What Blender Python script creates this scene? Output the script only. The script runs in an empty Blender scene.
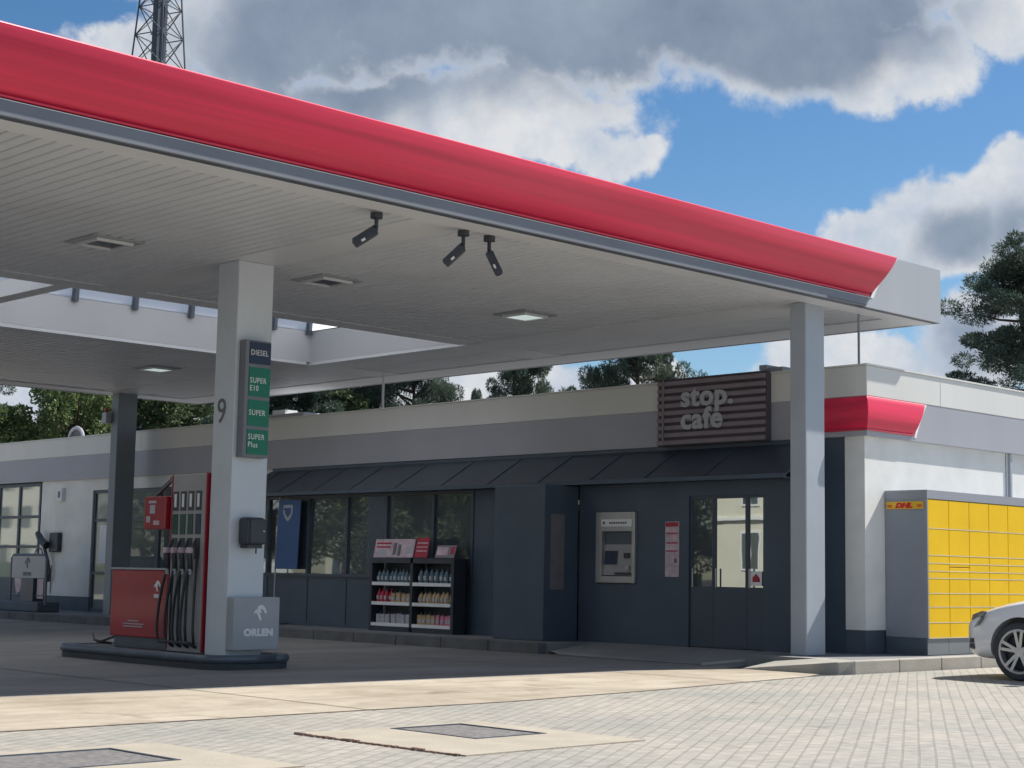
import bpy, bmesh, math, random
import numpy as np
from mathutils import Matrix, Vector
rnd = random.Random(7)
SC = bpy.context.scene
COL = SC.collection
R_ = math.radians

# ------------------------------------------------------------------ materials
def _nt(name):
    m = bpy.data.materials.new(name); m.use_nodes = True
    nt = m.node_tree
    return m, nt, nt.nodes['Principled BSDF']

def mat(name, col, rough=0.6, metal=0.0, var=0.12, scale=3.0, bump=0.0, bscale=40.0, spec=0.5, streak=False, coat=0.0, stretch=None):
    m, nt, b = _nt(name)
    N = nt.nodes.new; L = nt.links.new
    b.inputs['Roughness'].default_value = rough
    b.inputs['Metallic'].default_value = metal
    b.inputs['Specular IOR Level'].default_value = spec
    b.inputs['Coat Weight'].default_value = coat; b.inputs['Coat Roughness'].default_value = .08
    tc = N('ShaderNodeTexCoord'); mp = N('ShaderNodeMapping')
    L(tc.outputs['Object'], mp.inputs['Vector'])
    if stretch: mp.inputs['Scale'].default_value = stretch
    if streak: mp.inputs['Scale'].default_value = (1, 1, 0.12)
    no = N('ShaderNodeTexNoise'); no.inputs['Scale'].default_value = scale; no.inputs['Detail'].default_value = 6
    L(mp.outputs['Vector'], no.inputs['Vector'])
    cr = N('ShaderNodeValToRGB')
    lo = tuple(max(0, c * (1 - var)) for c in col); hi = tuple(min(1, c * (1 + var)) for c in col)
    cr.color_ramp.elements[0].position = 0.3; cr.color_ramp.elements[0].color = (*lo, 1)
    cr.color_ramp.elements[1].position = 0.7; cr.color_ramp.elements[1].color = (*hi, 1)
    L(no.outputs['Fac'], cr.inputs['Fac']); L(cr.outputs['Color'], b.inputs['Base Color'])
    if bump > 0:
        n2 = N('ShaderNodeTexNoise'); n2.inputs['Scale'].default_value = bscale; n2.inputs['Detail'].default_value = 4
        L(tc.outputs['Object'], n2.inputs['Vector'])
        bp = N('ShaderNodeBump'); bp.inputs['Strength'].default_value = bump; bp.inputs['Distance'].default_value = 0.01
        L(n2.outputs['Fac'], bp.inputs['Height']); L(bp.outputs['Normal'], b.inputs['Normal'])
    return m

def glass_mat(name, dark, refl, rough=0.02, wob=0.0):
    m = bpy.data.materials.new(name); m.use_nodes = True
    nt = m.node_tree; nt.nodes.clear(); N = nt.nodes.new; L = nt.links.new
    o = N('ShaderNodeOutputMaterial'); d = N('ShaderNodeBsdfPrincipled'); d.inputs['Base Color'].default_value = (*dark, 1)
    d.inputs['Roughness'].default_value = 0.4
    g = N('ShaderNodeBsdfGlossy'); g.inputs['Roughness'].default_value = rough; g.inputs['Color'].default_value = (0.9, 0.95, 0.93, 1)
    fr = N('ShaderNodeFresnel'); fr.inputs['IOR'].default_value = 1.5
    ad = N('ShaderNodeMath'); ad.operation = 'ADD'; ad.inputs[1].default_value = refl; ad.use_clamp = True
    L(fr.outputs[0], ad.inputs[0])
    if wob:
        tc = N('ShaderNodeTexCoord'); no = N('ShaderNodeTexNoise'); no.inputs['Scale'].default_value = 1.3
        L(tc.outputs['Object'], no.inputs['Vector']); bp = N('ShaderNodeBump'); bp.inputs['Strength'].default_value = wob
        bp.inputs['Distance'].default_value = 0.01
        L(no.outputs['Fac'], bp.inputs['Height']); L(bp.outputs['Normal'], g.inputs['Normal'])
    mx = N('ShaderNodeMixShader'); L(ad.outputs[0], mx.inputs[0]); L(d.outputs[0], mx.inputs[1]); L(g.outputs[0], mx.inputs[2])
    L(mx.outputs[0], o.inputs[0])
    return m

M = {}
M['soffit'] = mat('soffit_metal', (0.64, 0.668, 0.72), 0.42, 0, 0.06, 1.2)
M['trim'] = mat('soffit_trim', (0.66, 0.682, 0.72), 0.45, 0, 0.05, 1.0)
M['white'] = mat('white_cladding', (0.52, 0.53, 0.555), 0.4, 0, 0.05, 0.8, streak=True)
M['silver'] = mat('silver_trim', (0.19, 0.205, 0.235), 0.5, 0.0, 0.06, 1.5)
M['red'] = mat('red_fascia', (0.74, 0.026, 0.080), 0.38, 0, 0.18, 1.6, spec=0.5, stretch=(.12, 1, 6), coat=0.0)
M['redlip'] = mat('red_lip', (0.66, 0.03, 0.07), 0.25, 0, 0.04, 1)
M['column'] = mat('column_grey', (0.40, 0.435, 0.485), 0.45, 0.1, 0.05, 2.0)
M['columnshade'] = mat('column_shaded', (0.22, 0.25, 0.285), 0.45, 0.1, 0.05, 2.0)  # shaded copy of the column grey, deep canopy shade put into its colour
M['endp'] = mat('end_cladding', (0.43, 0.45, 0.48), 0.4, 0, 0.06, 0.8, streak=True)
M['gradegreen'] = mat('grade_green', (0.01, 0.07, 0.05), .4, 0, .05, 3)
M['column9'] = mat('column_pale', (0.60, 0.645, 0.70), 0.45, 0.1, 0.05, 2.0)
M['wall'] = mat('render_wall', (0.79, 0.79, 0.76), 0.85, 0, 0.10, 1.6, 0.25, 60)
M['parapet'] = mat('parapet_sheet', (0.70, 0.70, 0.67), 0.5, 0, 0.05, 0.9, streak=True)
M['band'] = mat('grey_band', (0.38, 0.385, 0.43), 0.5, 0, 0.05, 1.0)
M['anth'] = mat('anthracite', (0.062, 0.088, 0.124), 0.45, 0, 0.10, 2.0)
M['anth2'] = mat('anthracite_frame', (0.058, 0.078, 0.108), 0.4, 0, 0.08, 2.0)
M['awn'] = mat('awning_sheet', (0.055, 0.07, 0.092), 0.35, 0, 0.10, 2.0)
M['plinth'] = mat('plinth_paint', (0.08, 0.105, 0.135), 0.6, 0, 0.12, 3.0)
M['glass'] = glass_mat('shop_glass', (0.035, 0.05, 0.065), 0.13, 0.015, 0.05)
M['doorglass'] = glass_mat('door_glass', (0.05,0.06,0.07), .30, .01, .05)
M['bglass'] = glass_mat('window_glass', (0.22, 0.24, 0.25), 0.15, 0.03, 0.08)
M['steel'] = mat('brushed_steel', (0.42, 0.42, 0.43), 0.35, 0.7, 0.08, 4)
M['darksteel'] = mat('dark_steel', (0.10, 0.12, 0.15), 0.35, 0.3, 0.1, 4)
M['rubber'] = mat('black_rubber', (0.03, 0.036, 0.046), 0.5, 0, 0.2, 8)
M['black'] = mat('black_plastic', (0.04, 0.046, 0.06), 0.4, 0, 0.1, 6)
M['pumpred'] = mat('pump_red', (0.33, 0.014, 0.030), 0.3, 0, 0.08, 2, coat=0.3)
M['pumpgrey'] = mat('pump_grey', (0.36, 0.35, 0.345), 0.5, 0, 0.06, 3)
M['box'] = mat('pedestal_grey', (0.36, 0.38, 0.41), 0.45, 0.1, 0.05, 3)
M['green'] = mat('sign_green', (0.0, 0.17, 0.10), 0.4, 0, 0.05, 3)
M['navy'] = mat('sign_navy', (0.015, 0.03, 0.075), 0.4, 0, 0.05, 3)
M['paint'] = mat('white_paint', (0.8, 0.8, 0.8), 0.5, 0, 0.03, 3)
M['lettergrey'] = mat('letter_grey', (0.42, 0.43, 0.47), 0.5, 0, 0.03, 3)
M['numgrey'] = mat('numeral_grey', (0.13, 0.135, 0.15), 0.5, 0, 0.03, 3)
M['slat'] = mat('sign_slat', (0.235, 0.20, 0.225), 0.6, 0, 0.1, 3)
M['slatback'] = mat('sign_back', (0.085, 0.07, 0.09), 0.7, 0, 0.1, 3)
M['yellow'] = mat('locker_yellow', (0.84, 0.52, 0.004), 0.6, 0, 0.05, 2, spec=.25)
M['yellowsign'] = mat('sign_yellow', (0.78, 0.46, 0.03), 0.4, 0, 0.04, 2)
M['locker'] = mat('locker_grey', (0.30, 0.32, 0.36), 0.5, 0.1, 0.05, 2)
M['lockerside'] = mat('locker_dark', (0.27, 0.30, 0.345), 0.5, 0.1, 0.05, 2)
M['dhlred'] = mat('sign_red', (0.62, 0.01, 0.015), 0.4, 0, 0.03, 2)
M['lens'] = mat('lamp_lens', (0.75, 0.78, 0.78), 0.15, 0, 0.02, 2)
M['pink'] = mat('poster_pale', (0.55, 0.42, 0.47), 0.6, 0, 0.25, 9)
M['posterred'] = mat('poster_red', (0.40, 0.03, 0.06), 0.5, 0, 0.1, 9)
M['carwhite'] = mat('car_paint', (0.82, 0.83, 0.85), 0.18, 0, 0.02, 1, coat=1.0)
M['carglass'] = glass_mat('car_glass', (0.01, 0.012, 0.015), 0.05)
M['lampglass'] = mat('lamp_glass', (0.10,0.105,0.12), .08, 0, .5, 14, coat=1.0)
M['alloy'] = mat('alloy', (0.5, 0.51, 0.53), 0.3, 0.7, 0.04, 4)
M['bark'] = mat('bark', (0.085, 0.062, 0.045), 0.9, 0, 0.35, 4, 0.6, 12)
M['blue'] = mat('banner_blue', (0.05, 0.115, 0.28), 0.6, 0, 0.06, 2)
M['cream'] = mat('cream_render', (0.66, 0.63, 0.52), 0.85, 0, 0.07, 0.7, 0.2, 40)
M['tile'] = mat('roof_tile', (0.20, 0.09, 0.06), 0.8, 0, 0.2, 3)
M['mastgrey'] = mat('mast_steel', (0.10, 0.11, 0.125), 0.5, 0.3, 0.15, 2)
M['mastlight'] = mat('mast_tube', (0.34, 0.33, 0.33), 0.35, 0.5, 0.2, 2)

def leaf_mat(name, c0, c1, rough=0.6):
    m, nt, b = _nt(name); N = nt.nodes.new; L = nt.links.new
    tc = N('ShaderNodeTexCoord'); no = N('ShaderNodeTexNoise'); no.inputs['Scale'].default_value = 1.1; no.inputs['Detail'].default_value = 5
    L(tc.outputs['Object'], no.inputs['Vector'])
    cr = N('ShaderNodeValToRGB'); cr.color_ramp.elements[0].position = 0.35; cr.color_ramp.elements[1].position = 0.68
    cr.color_ramp.elements[0].color = (*c0, 1); cr.color_ramp.elements[1].color = (*c1, 1)
    L(no.outputs['Fac'], cr.inputs['Fac']); L(cr.outputs['Color'], b.inputs['Base Color'])
    b.inputs['Roughness'].default_value = rough
    b.inputs['Specular IOR Level'].default_value = 0.25
    tr = N('ShaderNodeBsdfTranslucent'); L(cr.outputs['Color'], tr.inputs['Color'])
    mx = N('ShaderNodeMixShader'); mx.inputs[0].default_value = 0.3
    o = nt.nodes['Material Output']
    L(b.outputs[0], mx.inputs[1]); L(tr.outputs[0], mx.inputs[2]); L(mx.outputs[0], o.inputs[0])
    return m
M['needle'] = leaf_mat('pine_needles', (0.055, 0.09, 0.075), (0.13, 0.17, 0.115))
M['leaf'] = leaf_mat('bright_leaves', (0.10, 0.155, 0.06), (0.24, 0.30, 0.13))
M['leafdark'] = leaf_mat('dark_leaves', (0.065, 0.10, 0.055), (0.17, 0.215, 0.10))

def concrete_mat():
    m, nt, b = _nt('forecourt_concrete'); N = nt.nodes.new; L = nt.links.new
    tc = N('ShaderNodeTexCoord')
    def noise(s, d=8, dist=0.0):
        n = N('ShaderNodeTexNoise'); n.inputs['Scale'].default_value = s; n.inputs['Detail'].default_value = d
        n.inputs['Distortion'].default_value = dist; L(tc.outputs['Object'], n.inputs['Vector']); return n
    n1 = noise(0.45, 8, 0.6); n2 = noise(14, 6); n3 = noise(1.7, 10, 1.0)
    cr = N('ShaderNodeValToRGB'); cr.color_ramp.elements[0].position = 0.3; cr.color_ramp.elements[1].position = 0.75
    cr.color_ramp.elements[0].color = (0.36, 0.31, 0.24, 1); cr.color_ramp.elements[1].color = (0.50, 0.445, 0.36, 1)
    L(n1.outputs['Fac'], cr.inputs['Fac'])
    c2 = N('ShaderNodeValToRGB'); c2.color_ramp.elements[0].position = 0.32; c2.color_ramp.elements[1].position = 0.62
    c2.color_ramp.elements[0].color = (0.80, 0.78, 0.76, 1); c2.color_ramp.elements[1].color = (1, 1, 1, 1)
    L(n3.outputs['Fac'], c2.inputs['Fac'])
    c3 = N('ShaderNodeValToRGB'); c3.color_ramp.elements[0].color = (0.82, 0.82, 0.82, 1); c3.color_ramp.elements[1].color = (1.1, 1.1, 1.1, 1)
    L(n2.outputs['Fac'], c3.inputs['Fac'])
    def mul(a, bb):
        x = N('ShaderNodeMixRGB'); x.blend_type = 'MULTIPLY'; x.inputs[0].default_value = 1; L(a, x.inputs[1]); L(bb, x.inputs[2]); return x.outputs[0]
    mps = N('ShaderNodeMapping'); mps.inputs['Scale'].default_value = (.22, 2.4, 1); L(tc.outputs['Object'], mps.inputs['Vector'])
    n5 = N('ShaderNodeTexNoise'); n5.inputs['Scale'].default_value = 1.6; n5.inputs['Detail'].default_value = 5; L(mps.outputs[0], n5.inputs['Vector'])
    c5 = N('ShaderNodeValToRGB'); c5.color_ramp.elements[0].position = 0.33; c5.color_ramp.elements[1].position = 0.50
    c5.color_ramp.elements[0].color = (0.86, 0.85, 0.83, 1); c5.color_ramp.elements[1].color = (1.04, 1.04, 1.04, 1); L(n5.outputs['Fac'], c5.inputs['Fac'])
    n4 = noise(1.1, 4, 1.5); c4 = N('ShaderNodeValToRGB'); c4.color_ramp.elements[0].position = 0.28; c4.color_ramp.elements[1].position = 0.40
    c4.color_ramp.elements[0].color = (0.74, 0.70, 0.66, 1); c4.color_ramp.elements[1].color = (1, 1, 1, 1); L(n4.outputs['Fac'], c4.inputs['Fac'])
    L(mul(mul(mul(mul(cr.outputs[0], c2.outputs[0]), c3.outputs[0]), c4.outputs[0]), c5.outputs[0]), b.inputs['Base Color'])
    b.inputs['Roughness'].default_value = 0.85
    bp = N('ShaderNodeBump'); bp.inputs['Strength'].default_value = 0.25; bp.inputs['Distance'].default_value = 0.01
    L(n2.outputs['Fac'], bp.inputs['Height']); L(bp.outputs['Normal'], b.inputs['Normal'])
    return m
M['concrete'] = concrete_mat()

def darkslab_mat():  # darker mottled concrete for the slab under the canopy
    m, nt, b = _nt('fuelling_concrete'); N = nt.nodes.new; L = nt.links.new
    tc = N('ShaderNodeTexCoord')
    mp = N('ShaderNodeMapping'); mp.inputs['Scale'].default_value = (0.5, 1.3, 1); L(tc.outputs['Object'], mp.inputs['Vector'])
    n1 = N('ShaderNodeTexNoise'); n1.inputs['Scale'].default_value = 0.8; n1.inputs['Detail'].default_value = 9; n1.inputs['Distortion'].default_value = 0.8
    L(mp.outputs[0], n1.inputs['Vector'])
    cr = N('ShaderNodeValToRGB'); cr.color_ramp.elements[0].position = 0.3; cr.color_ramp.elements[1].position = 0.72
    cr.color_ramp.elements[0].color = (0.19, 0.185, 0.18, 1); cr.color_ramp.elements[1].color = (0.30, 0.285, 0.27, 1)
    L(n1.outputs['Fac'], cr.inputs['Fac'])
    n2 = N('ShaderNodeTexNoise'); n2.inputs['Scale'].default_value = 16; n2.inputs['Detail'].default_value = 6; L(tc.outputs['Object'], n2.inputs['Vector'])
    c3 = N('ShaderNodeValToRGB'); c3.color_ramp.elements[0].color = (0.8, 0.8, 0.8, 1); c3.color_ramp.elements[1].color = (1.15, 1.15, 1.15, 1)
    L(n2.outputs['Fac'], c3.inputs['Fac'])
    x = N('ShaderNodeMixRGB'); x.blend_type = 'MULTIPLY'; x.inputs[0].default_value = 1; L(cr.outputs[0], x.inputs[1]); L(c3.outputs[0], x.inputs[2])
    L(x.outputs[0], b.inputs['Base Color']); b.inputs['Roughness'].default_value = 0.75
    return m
M['darkslab'] = darkslab_mat()
M['asphalt'] = mat('asphalt', (0.055, 0.055, 0.056), 0.9, 0, 0.2, 2.5, 0.5, 60)
M['kerb'] = mat('kerb_stone', (0.36, 0.34, 0.30), 0.85, 0, 0.12, 2.5, 0.3, 50)
M['paveslab'] = mat('pavement_slab', (0.20, 0.205, 0.21), 0.85, 0, 0.1, 2.0, 0.2, 40)
M['slabpale'] = mat('manhole_surround', (0.38, 0.34, 0.275), 0.85, 0, 0.1, 3.0, 0.3, 50)

def paver_mat():
    m, nt, b = _nt('block_paving'); N = nt.nodes.new; L = nt.links.new
    tc = N('ShaderNodeTexCoord'); mp = N('ShaderNodeMapping'); mp.inputs['Rotation'].default_value = (0, 0, R_(-32))
    L(tc.outputs['Object'], mp.inputs['Vector'])
    # slight wobble so the courses are not ruler straight
    wn = N('ShaderNodeTexNoise'); wn.inputs['Scale'].default_value = 1.4; wn.inputs['Detail'].default_value = 3; L(tc.outputs['Object'], wn.inputs['Vector'])
    ws = N('ShaderNodeVectorMath'); ws.operation = 'SCALE'; ws.inputs['Scale'].default_value = 0.018; L(wn.outputs['Color'], ws.inputs[0])
    wa = N('ShaderNodeVectorMath'); wa.operation = 'ADD'; L(mp.outputs[0], wa.inputs[0]); L(ws.outputs[0], wa.inputs[1])
    br = N('ShaderNodeTexBrick'); L(wa.outputs[0], br.inputs['Vector'])
    br.inputs['Scale'].default_value = 1.0; br.inputs['Brick Width'].default_value = 0.20; br.inputs['Row Height'].default_value = 0.10
    br.inputs['Mortar Size'].default_value = 0.011; br.inputs['Mortar Smooth'].default_value = 0.4; br.inputs['Bias'].default_value = 0.0
    br.inputs['Color1'].default_value = (0.335, 0.325, 0.295, 1); br.inputs['Color2'].default_value = (0.385, 0.365, 0.335, 1)
    br.inputs['Mortar'].default_value = (0.275, 0.262, 0.236, 1)
    n1 = N('ShaderNodeTexNoise'); n1.inputs['Scale'].default_value = 0.7; n1.inputs['Detail'].default_value = 8; L(tc.outputs['Object'], n1.inputs['Vector'])
    cr = N('ShaderNodeValToRGB'); cr.color_ramp.elements[0].position = 0.3; cr.color_ramp.elements[1].position = 0.7
    cr.color_ramp.elements[0].color = (0.80, 0.83, 0.84, 1); cr.color_ramp.elements[1].color = (1.08, 1.03, 1.0, 1)
    L(n1.outputs['Fac'], cr.inputs['Fac'])
    x = N('ShaderNodeMixRGB'); x.blend_type = 'MULTIPLY'; x.inputs[0].default_value = 1; L(br.outputs['Color'], x.inputs[1]); L(cr.outputs[0], x.inputs[2])
    n2 = N('ShaderNodeTexNoise'); n2.inputs['Scale'].default_value = 9; n2.inputs['Detail'].default_value = 7; L(tc.outputs['Object'], n2.inputs['Vector'])
    c2 = N('ShaderNodeValToRGB'); c2.color_ramp.elements[0].position = 0.35; c2.color_ramp.elements[1].position = 0.65
    c2.color_ramp.elements[0].color = (0.84, 0.85, 0.84, 1); c2.color_ramp.elements[1].color = (1.08, 1.07, 1.05, 1); L(n2.outputs['Fac'], c2.inputs['Fac'])
    # scattered oil drips
    n3 = N('ShaderNodeTexNoise'); n3.inputs['Scale'].default_value = 2.3; n3.inputs['Detail'].default_value = 3; L(tc.outputs['Object'], n3.inputs['Vector'])
    c3 = N('ShaderNodeValToRGB'); c3.color_ramp.elements[0].position = 0.27; c3.color_ramp.elements[1].position = 0.36
    c3.color_ramp.elements[0].color = (0.72, 0.70, 0.68, 1); c3.color_ramp.elements[1].color = (1, 1, 1, 1); L(n3.outputs['Fac'], c3.inputs['Fac'])
    x2 = N('ShaderNodeMixRGB'); x2.blend_type = 'MULTIPLY'; x2.inputs[0].default_value = 1; L(x.outputs[0], x2.inputs[1]); L(c2.outputs[0], x2.inputs[2])
    x = N('ShaderNodeMixRGB'); x.blend_type = 'MULTIPLY'; x.inputs[0].default_value = 1; L(x2.outputs[0], x.inputs[1]); L(c3.outputs[0], x.inputs[2])
    L(x.outputs[0], b.inputs['Base Color']); b.inputs['Roughness'].default_value = 0.85
    bp = N('ShaderNodeBump'); bp.inputs['Strength'].default_value = 0.3; bp.inputs['Distance'].default_value = 0.006; bp.invert = True
    L(br.outputs['Fac'], bp.inputs['Height']); L(bp.outputs['Normal'], b.inputs['Normal'])
    return m
M['pavers'] = paver_mat()

def grate_mat():
    m, nt, b = _nt('cover_plate'); N = nt.nodes.new; L = nt.links.new
    tc = N('ShaderNodeTexCoord'); ck = N('ShaderNodeTexNoise'); ck.inputs['Scale'].default_value = 22; ck.inputs['Detail'].default_value = 8
    L(tc.outputs['Object'], ck.inputs['Vector'])
    cr = N('ShaderNodeValToRGB'); cr.color_ramp.elements[0].position = .35; cr.color_ramp.elements[1].position = .65
    cr.color_ramp.elements[0].color = (0.125, 0.12, 0.12, 1); cr.color_ramp.elements[1].color = (0.215, 0.205, 0.20, 1)
    L(ck.outputs['Fac'], cr.inputs['Fac']); L(cr.outputs[0], b.inputs['Base Color']); b.inputs['Roughness'].default_value = 0.7
    return m
M['grate'] = grate_mat()

def emis_mat(name, col, s):
    m, nt, b = _nt(name)
    b.inputs['Base Color'].default_value = (*col, 1); b.inputs['Emission Color'].default_value = (*col, 1)
    b.inputs['Emission Strength'].default_value = s
    return m
M['litlens'] = emis_mat('lit_lens', (0.85, 1.0, 0.97), 0.30)

def skylight_mat():
    m = bpy.data.materials.new('opal_glazing'); m.use_nodes = True; nt = m.node_tree; nt.nodes.clear(); N = nt.nodes.new; L = nt.links.new
    o = N('ShaderNodeOutputMaterial'); t = N('ShaderNodeBsdfTranslucent'); t.inputs['Color'].default_value = (0.8, 0.82, 0.85, 1)
    d = N('ShaderNodeBsdfDiffuse'); d.inputs['Color'].default_value = (0.75, 0.76, 0.8, 1)
    mx = N('ShaderNodeMixShader'); mx.inputs[0].default_value = 0.25; L(t.outputs[0], mx.inputs[1]); L(d.outputs[0], mx.inputs[2]); L(mx.outputs[0], o.inputs[0])
    return m
M['opal'] = skylight_mat()

# ------------------------------------------------------------------ mesh helpers
class MB:
    def __init__(s): s.v = []; s.f = []
    def add(s, vs, fs):
        o = len(s.v); s.v += [tuple(p) for p in vs]; s.f += [tuple(i + o for i in f) for f in fs]; return s
    def box(s, x0, x1, y0, y1, z0, z1):
        return s.add([(x0,y0,z0),(x1,y0,z0),(x1,y1,z0),(x0,y1,z0),(x0,y0,z1),(x1,y0,z1),(x1,y1,z1),(x0,y1,z1)],
                     [(0,3,2,1),(4,5,6,7),(0,1,5,4),(1,2,6,5),(2,3,7,6),(3,0,4,7)])
    def prism(s, pts, z0, z1):  # pts: xy outline ccw
        n = len(pts)
        vs = [(p[0], p[1], z0) for p in pts] + [(p[0], p[1], z1) for p in pts]
        return s.add(vs, [tuple(range(n))[::-1], tuple(range(n, 2*n))] + [(i, (i+1) % n, n+(i+1) % n, n+i) for i in range(n)])
    def poly(s, pts3):
        return s.add(pts3, [tuple(range(len(pts3)))])
    def bar(s, a, b, w, h=None, up=(0,0,1)):
        h = h or w; a = Vector(a); b = Vector(b); d = (b-a).normalized(); up = Vector(up)
        if abs(d.dot(up)) > 0.98: up = Vector((1,0,0))
        x = d.cross(up).normalized()*w/2; y = x.cross(d).normalized()*h/2
        c = [a-x-y, a+x-y, a+x+y, a-x+y, b-x-y, b+x-y, b+x+y, b-x+y]
        return s.add(c, [(0,3,2,1),(4,5,6,7),(0,1,5,4),(1,2,6,5),(2,3,7,6),(3,0,4,7)])
    def tube(s, pts, r, n=8, cap=True):
        pts = [Vector(p) for p in pts]; m = len(pts); rs = r if isinstance(r, (list, tuple)) else [r]*m
        vs = []; prev = None
        for i, p in enumerate(pts):
            d = (pts[min(i+1, m-1)]-pts[max(i-1, 0)]).normalized()
            if prev is None:
                x = d.cross(Vector((0,0,1)));
                if x.length < 0.05: x = d.cross(Vector((1,0,0)))
                x.normalize()
            else:
                x = (prev - d*prev.dot(d)).normalized()
            prev = x; y = d.cross(x)
            for k in range(n):
                a = 2*math.pi*k/n; vs.append(p + (x*math.cos(a)+y*math.sin(a))*rs[i])
        fs = [(i*n+k, i*n+(k+1) % n, (i+1)*n+(k+1) % n, (i+1)*n+k) for i in range(m-1) for k in range(n)]
        if cap: fs += [tuple(range(n))[::-1], tuple((m-1)*n+k for k in range(n))]
        return s.add(vs, fs)
    def lathe(s, prof, c, axis='z', n=32, cap=True):  # prof: (r, h)
        vs = []
        for r, h in prof:
            for k in range(n):
                a = 2*math.pi*k/n; u, w = r*math.cos(a), r*math.sin(a)
                vs.append({'z': (c[0]+u, c[1]+w, c[2]+h), 'x': (c[0]+h, c[1]+u, c[2]+w), 'y': (c[0]+u, c[1]+h, c[2]+w)}[axis])
        m = len(prof)
        fs = [(i*n+k, i*n+(k+1) % n, (i+1)*n+(k+1) % n, (i+1)*n+k) for i in range(m-1) for k in range(n)]
        if cap and prof[0][0] > 0.0005: fs.append(tuple(range(n))[::-1])
        if cap and prof[-1][0] > 0.0005: fs.append(tuple((m-1)*n+k for k in range(n)))
        return s.add(vs, fs)
    def extr(s, prof, axis, a0, a1, close=True):
        """profile of 2-D points swept along axis: 'x' -> prof (y,z); 'y' -> prof (x,z)"""
        n = len(prof)
        P = (lambda p, a: (a, p[0], p[1])) if axis == 'x' else (lambda p, a: (p[0], a, p[1]))
        vs = [P(p, a0) for p in prof] + [P(p, a1) for p in prof]
        fs = [(i, (i+1) % n, n+(i+1) % n, n+i) for i in range(n if close else n-1)]
        if close: fs += [tuple(range(n))[::-1], tuple(range(n, 2*n))]
        return s.add(vs, fs)

def link(name, me, m, parent=None, loc=(0,0,0), bevel=0.0, smooth=False, recalc=True):
    if recalc:
        bm = bmesh.new(); bm.from_mesh(me); bmesh.ops.recalc_face_normals(bm, faces=bm.faces); bm.to_mesh(me); bm.free()
    o = bpy.data.objects.new(name, me); COL.objects.link(o)
    if m: me.materials.append(m)
    if parent: o.parent = parent
    o.location = loc
    if smooth:
        me.polygons.foreach_set('use_smooth', [True]*len(me.polygons))
    if bevel:
        b = o.modifiers.new('bevel', 'BEVEL'); b.width = bevel; b.segments = 2; b.limit_method = 'ANGLE'; b.angle_limit = R_(35)
    return o
def mesh(mb, name='mesh', off=(0,0,0)):
    me = bpy.data.meshes.new(name)
    me.from_pydata([(v[0]-off[0], v[1]-off[1], v[2]-off[2]) for v in mb.v], [], mb.f); me.update(); return me
def tag(o, label=None, cat=None, group=None, kind=None):
    if label: o['label'] = label
    if cat: o['category'] = cat
    if group: o['group'] = group
    if kind: o['kind'] = kind
    return o
def struct(name, mb, m, **k):
    return tag(link(name, mesh(mb, name), m, **k), kind='structure')
class Thing:
    def __init__(s, name, label, cat, loc=(0,0,0), group=None, local=False, rz=0):
        s.e = bpy.data.objects.new(name, None); COL.objects.link(s.e); s.e.location = loc; s.e.rotation_euler = (0,0,rz)
        s.e.empty_display_size = 0.2
        s.off = (0,0,0) if local else loc
        tag(s.e, label, cat, group)
    def part(s, name, mb, m, parent=None, label=None, **k):
        me = mb if isinstance(mb, bpy.types.Mesh) else mesh(mb, name, s.off)
        if isinstance(mb, bpy.types.Mesh) : me.transform(Matrix.Translation(-Vector(s.off)))
        o = link(name, me, m, parent or s.e, **k)
        if label: o['label'] = label
        return o
def single(name, mb, m, label, cat, group=None, loc=(0,0,0), **k):
    o = link(name, mesh(mb, name, loc), m, None, loc, **k); return tag(o, label, cat, group)
def copy_tree(o, parent=None):
    c = o.copy(); COL.objects.link(c); c.parent = parent
    for ch in list(o.children): copy_tree(ch, c)
    return c

def text(body, size, loc, face='-y', ext=0.004, fat=0.0, shear=0.0, sx=1.0, align='LEFT', spacing=1.0, line=1.0):
    cu = bpy.data.curves.new('lettering', 'FONT'); cu.body = body; cu.size = size; cu.extrude = ext; cu.offset = fat; cu.shear = shear
    cu.align_x = align; cu.space_character = spacing; cu.space_line = line; cu.resolution_u = 3
    ob = bpy.data.objects.new('lettering', cu); COL.objects.link(ob)
    dg = bpy.context.evaluated_depsgraph_get()
    me = bpy.data.meshes.new_from_object(ob.evaluated_get(dg)); bpy.data.objects.remove(ob)
    rot = Matrix.Rotation(R_(90), 4, 'X')
    if face == '-x': rot = Matrix.Rotation(R_(-90), 4, 'Z') @ rot
    me.transform(Matrix.Translation(Vector(loc)) @ rot @ Matrix.Scale(sx, 4, (1,0,0)))
    me.materials.clear()
    return me
def flat_poly(pts, loc, s, face='-y', t=0.006):
    """2-D outline extruded as a thin plate standing on a -y or -x face"""
    n = len(pts); vs = []
    for k in (0, 1):
        for p in pts:
            if face == '-y': vs.append((loc[0]+p[0]*s, loc[1]-k*t, loc[2]+p[1]*s))
            else: vs.append((loc[0]-k*t, loc[1]-p[0]*s, loc[2]+p[1]*s))
    b = MB(); b.add(vs, [tuple(range(n)), tuple(range(n, 2*n))[::-1]] + [(i, (i+1) % n, n+(i+1) % n, n+i) for i in range(n)])
    return b
EAGLE = [(0,.46),(.05,.62),(.17,.72),(.28,.74),(.30,.88),(.42,.98),(.60,1.0),(.78,.92),(.90,.78),(1.0,.55),(.93,.44),(.84,.50),(.74,.66),
         (.60,.76),(.52,.68),(.60,.60),(.56,.50),(.44,.52),(.54,.32),(.62,.10),(.55,0),(.42,.08),(.34,.28),(.22,.46),(.14,.52),(.06,.40)]

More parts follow.
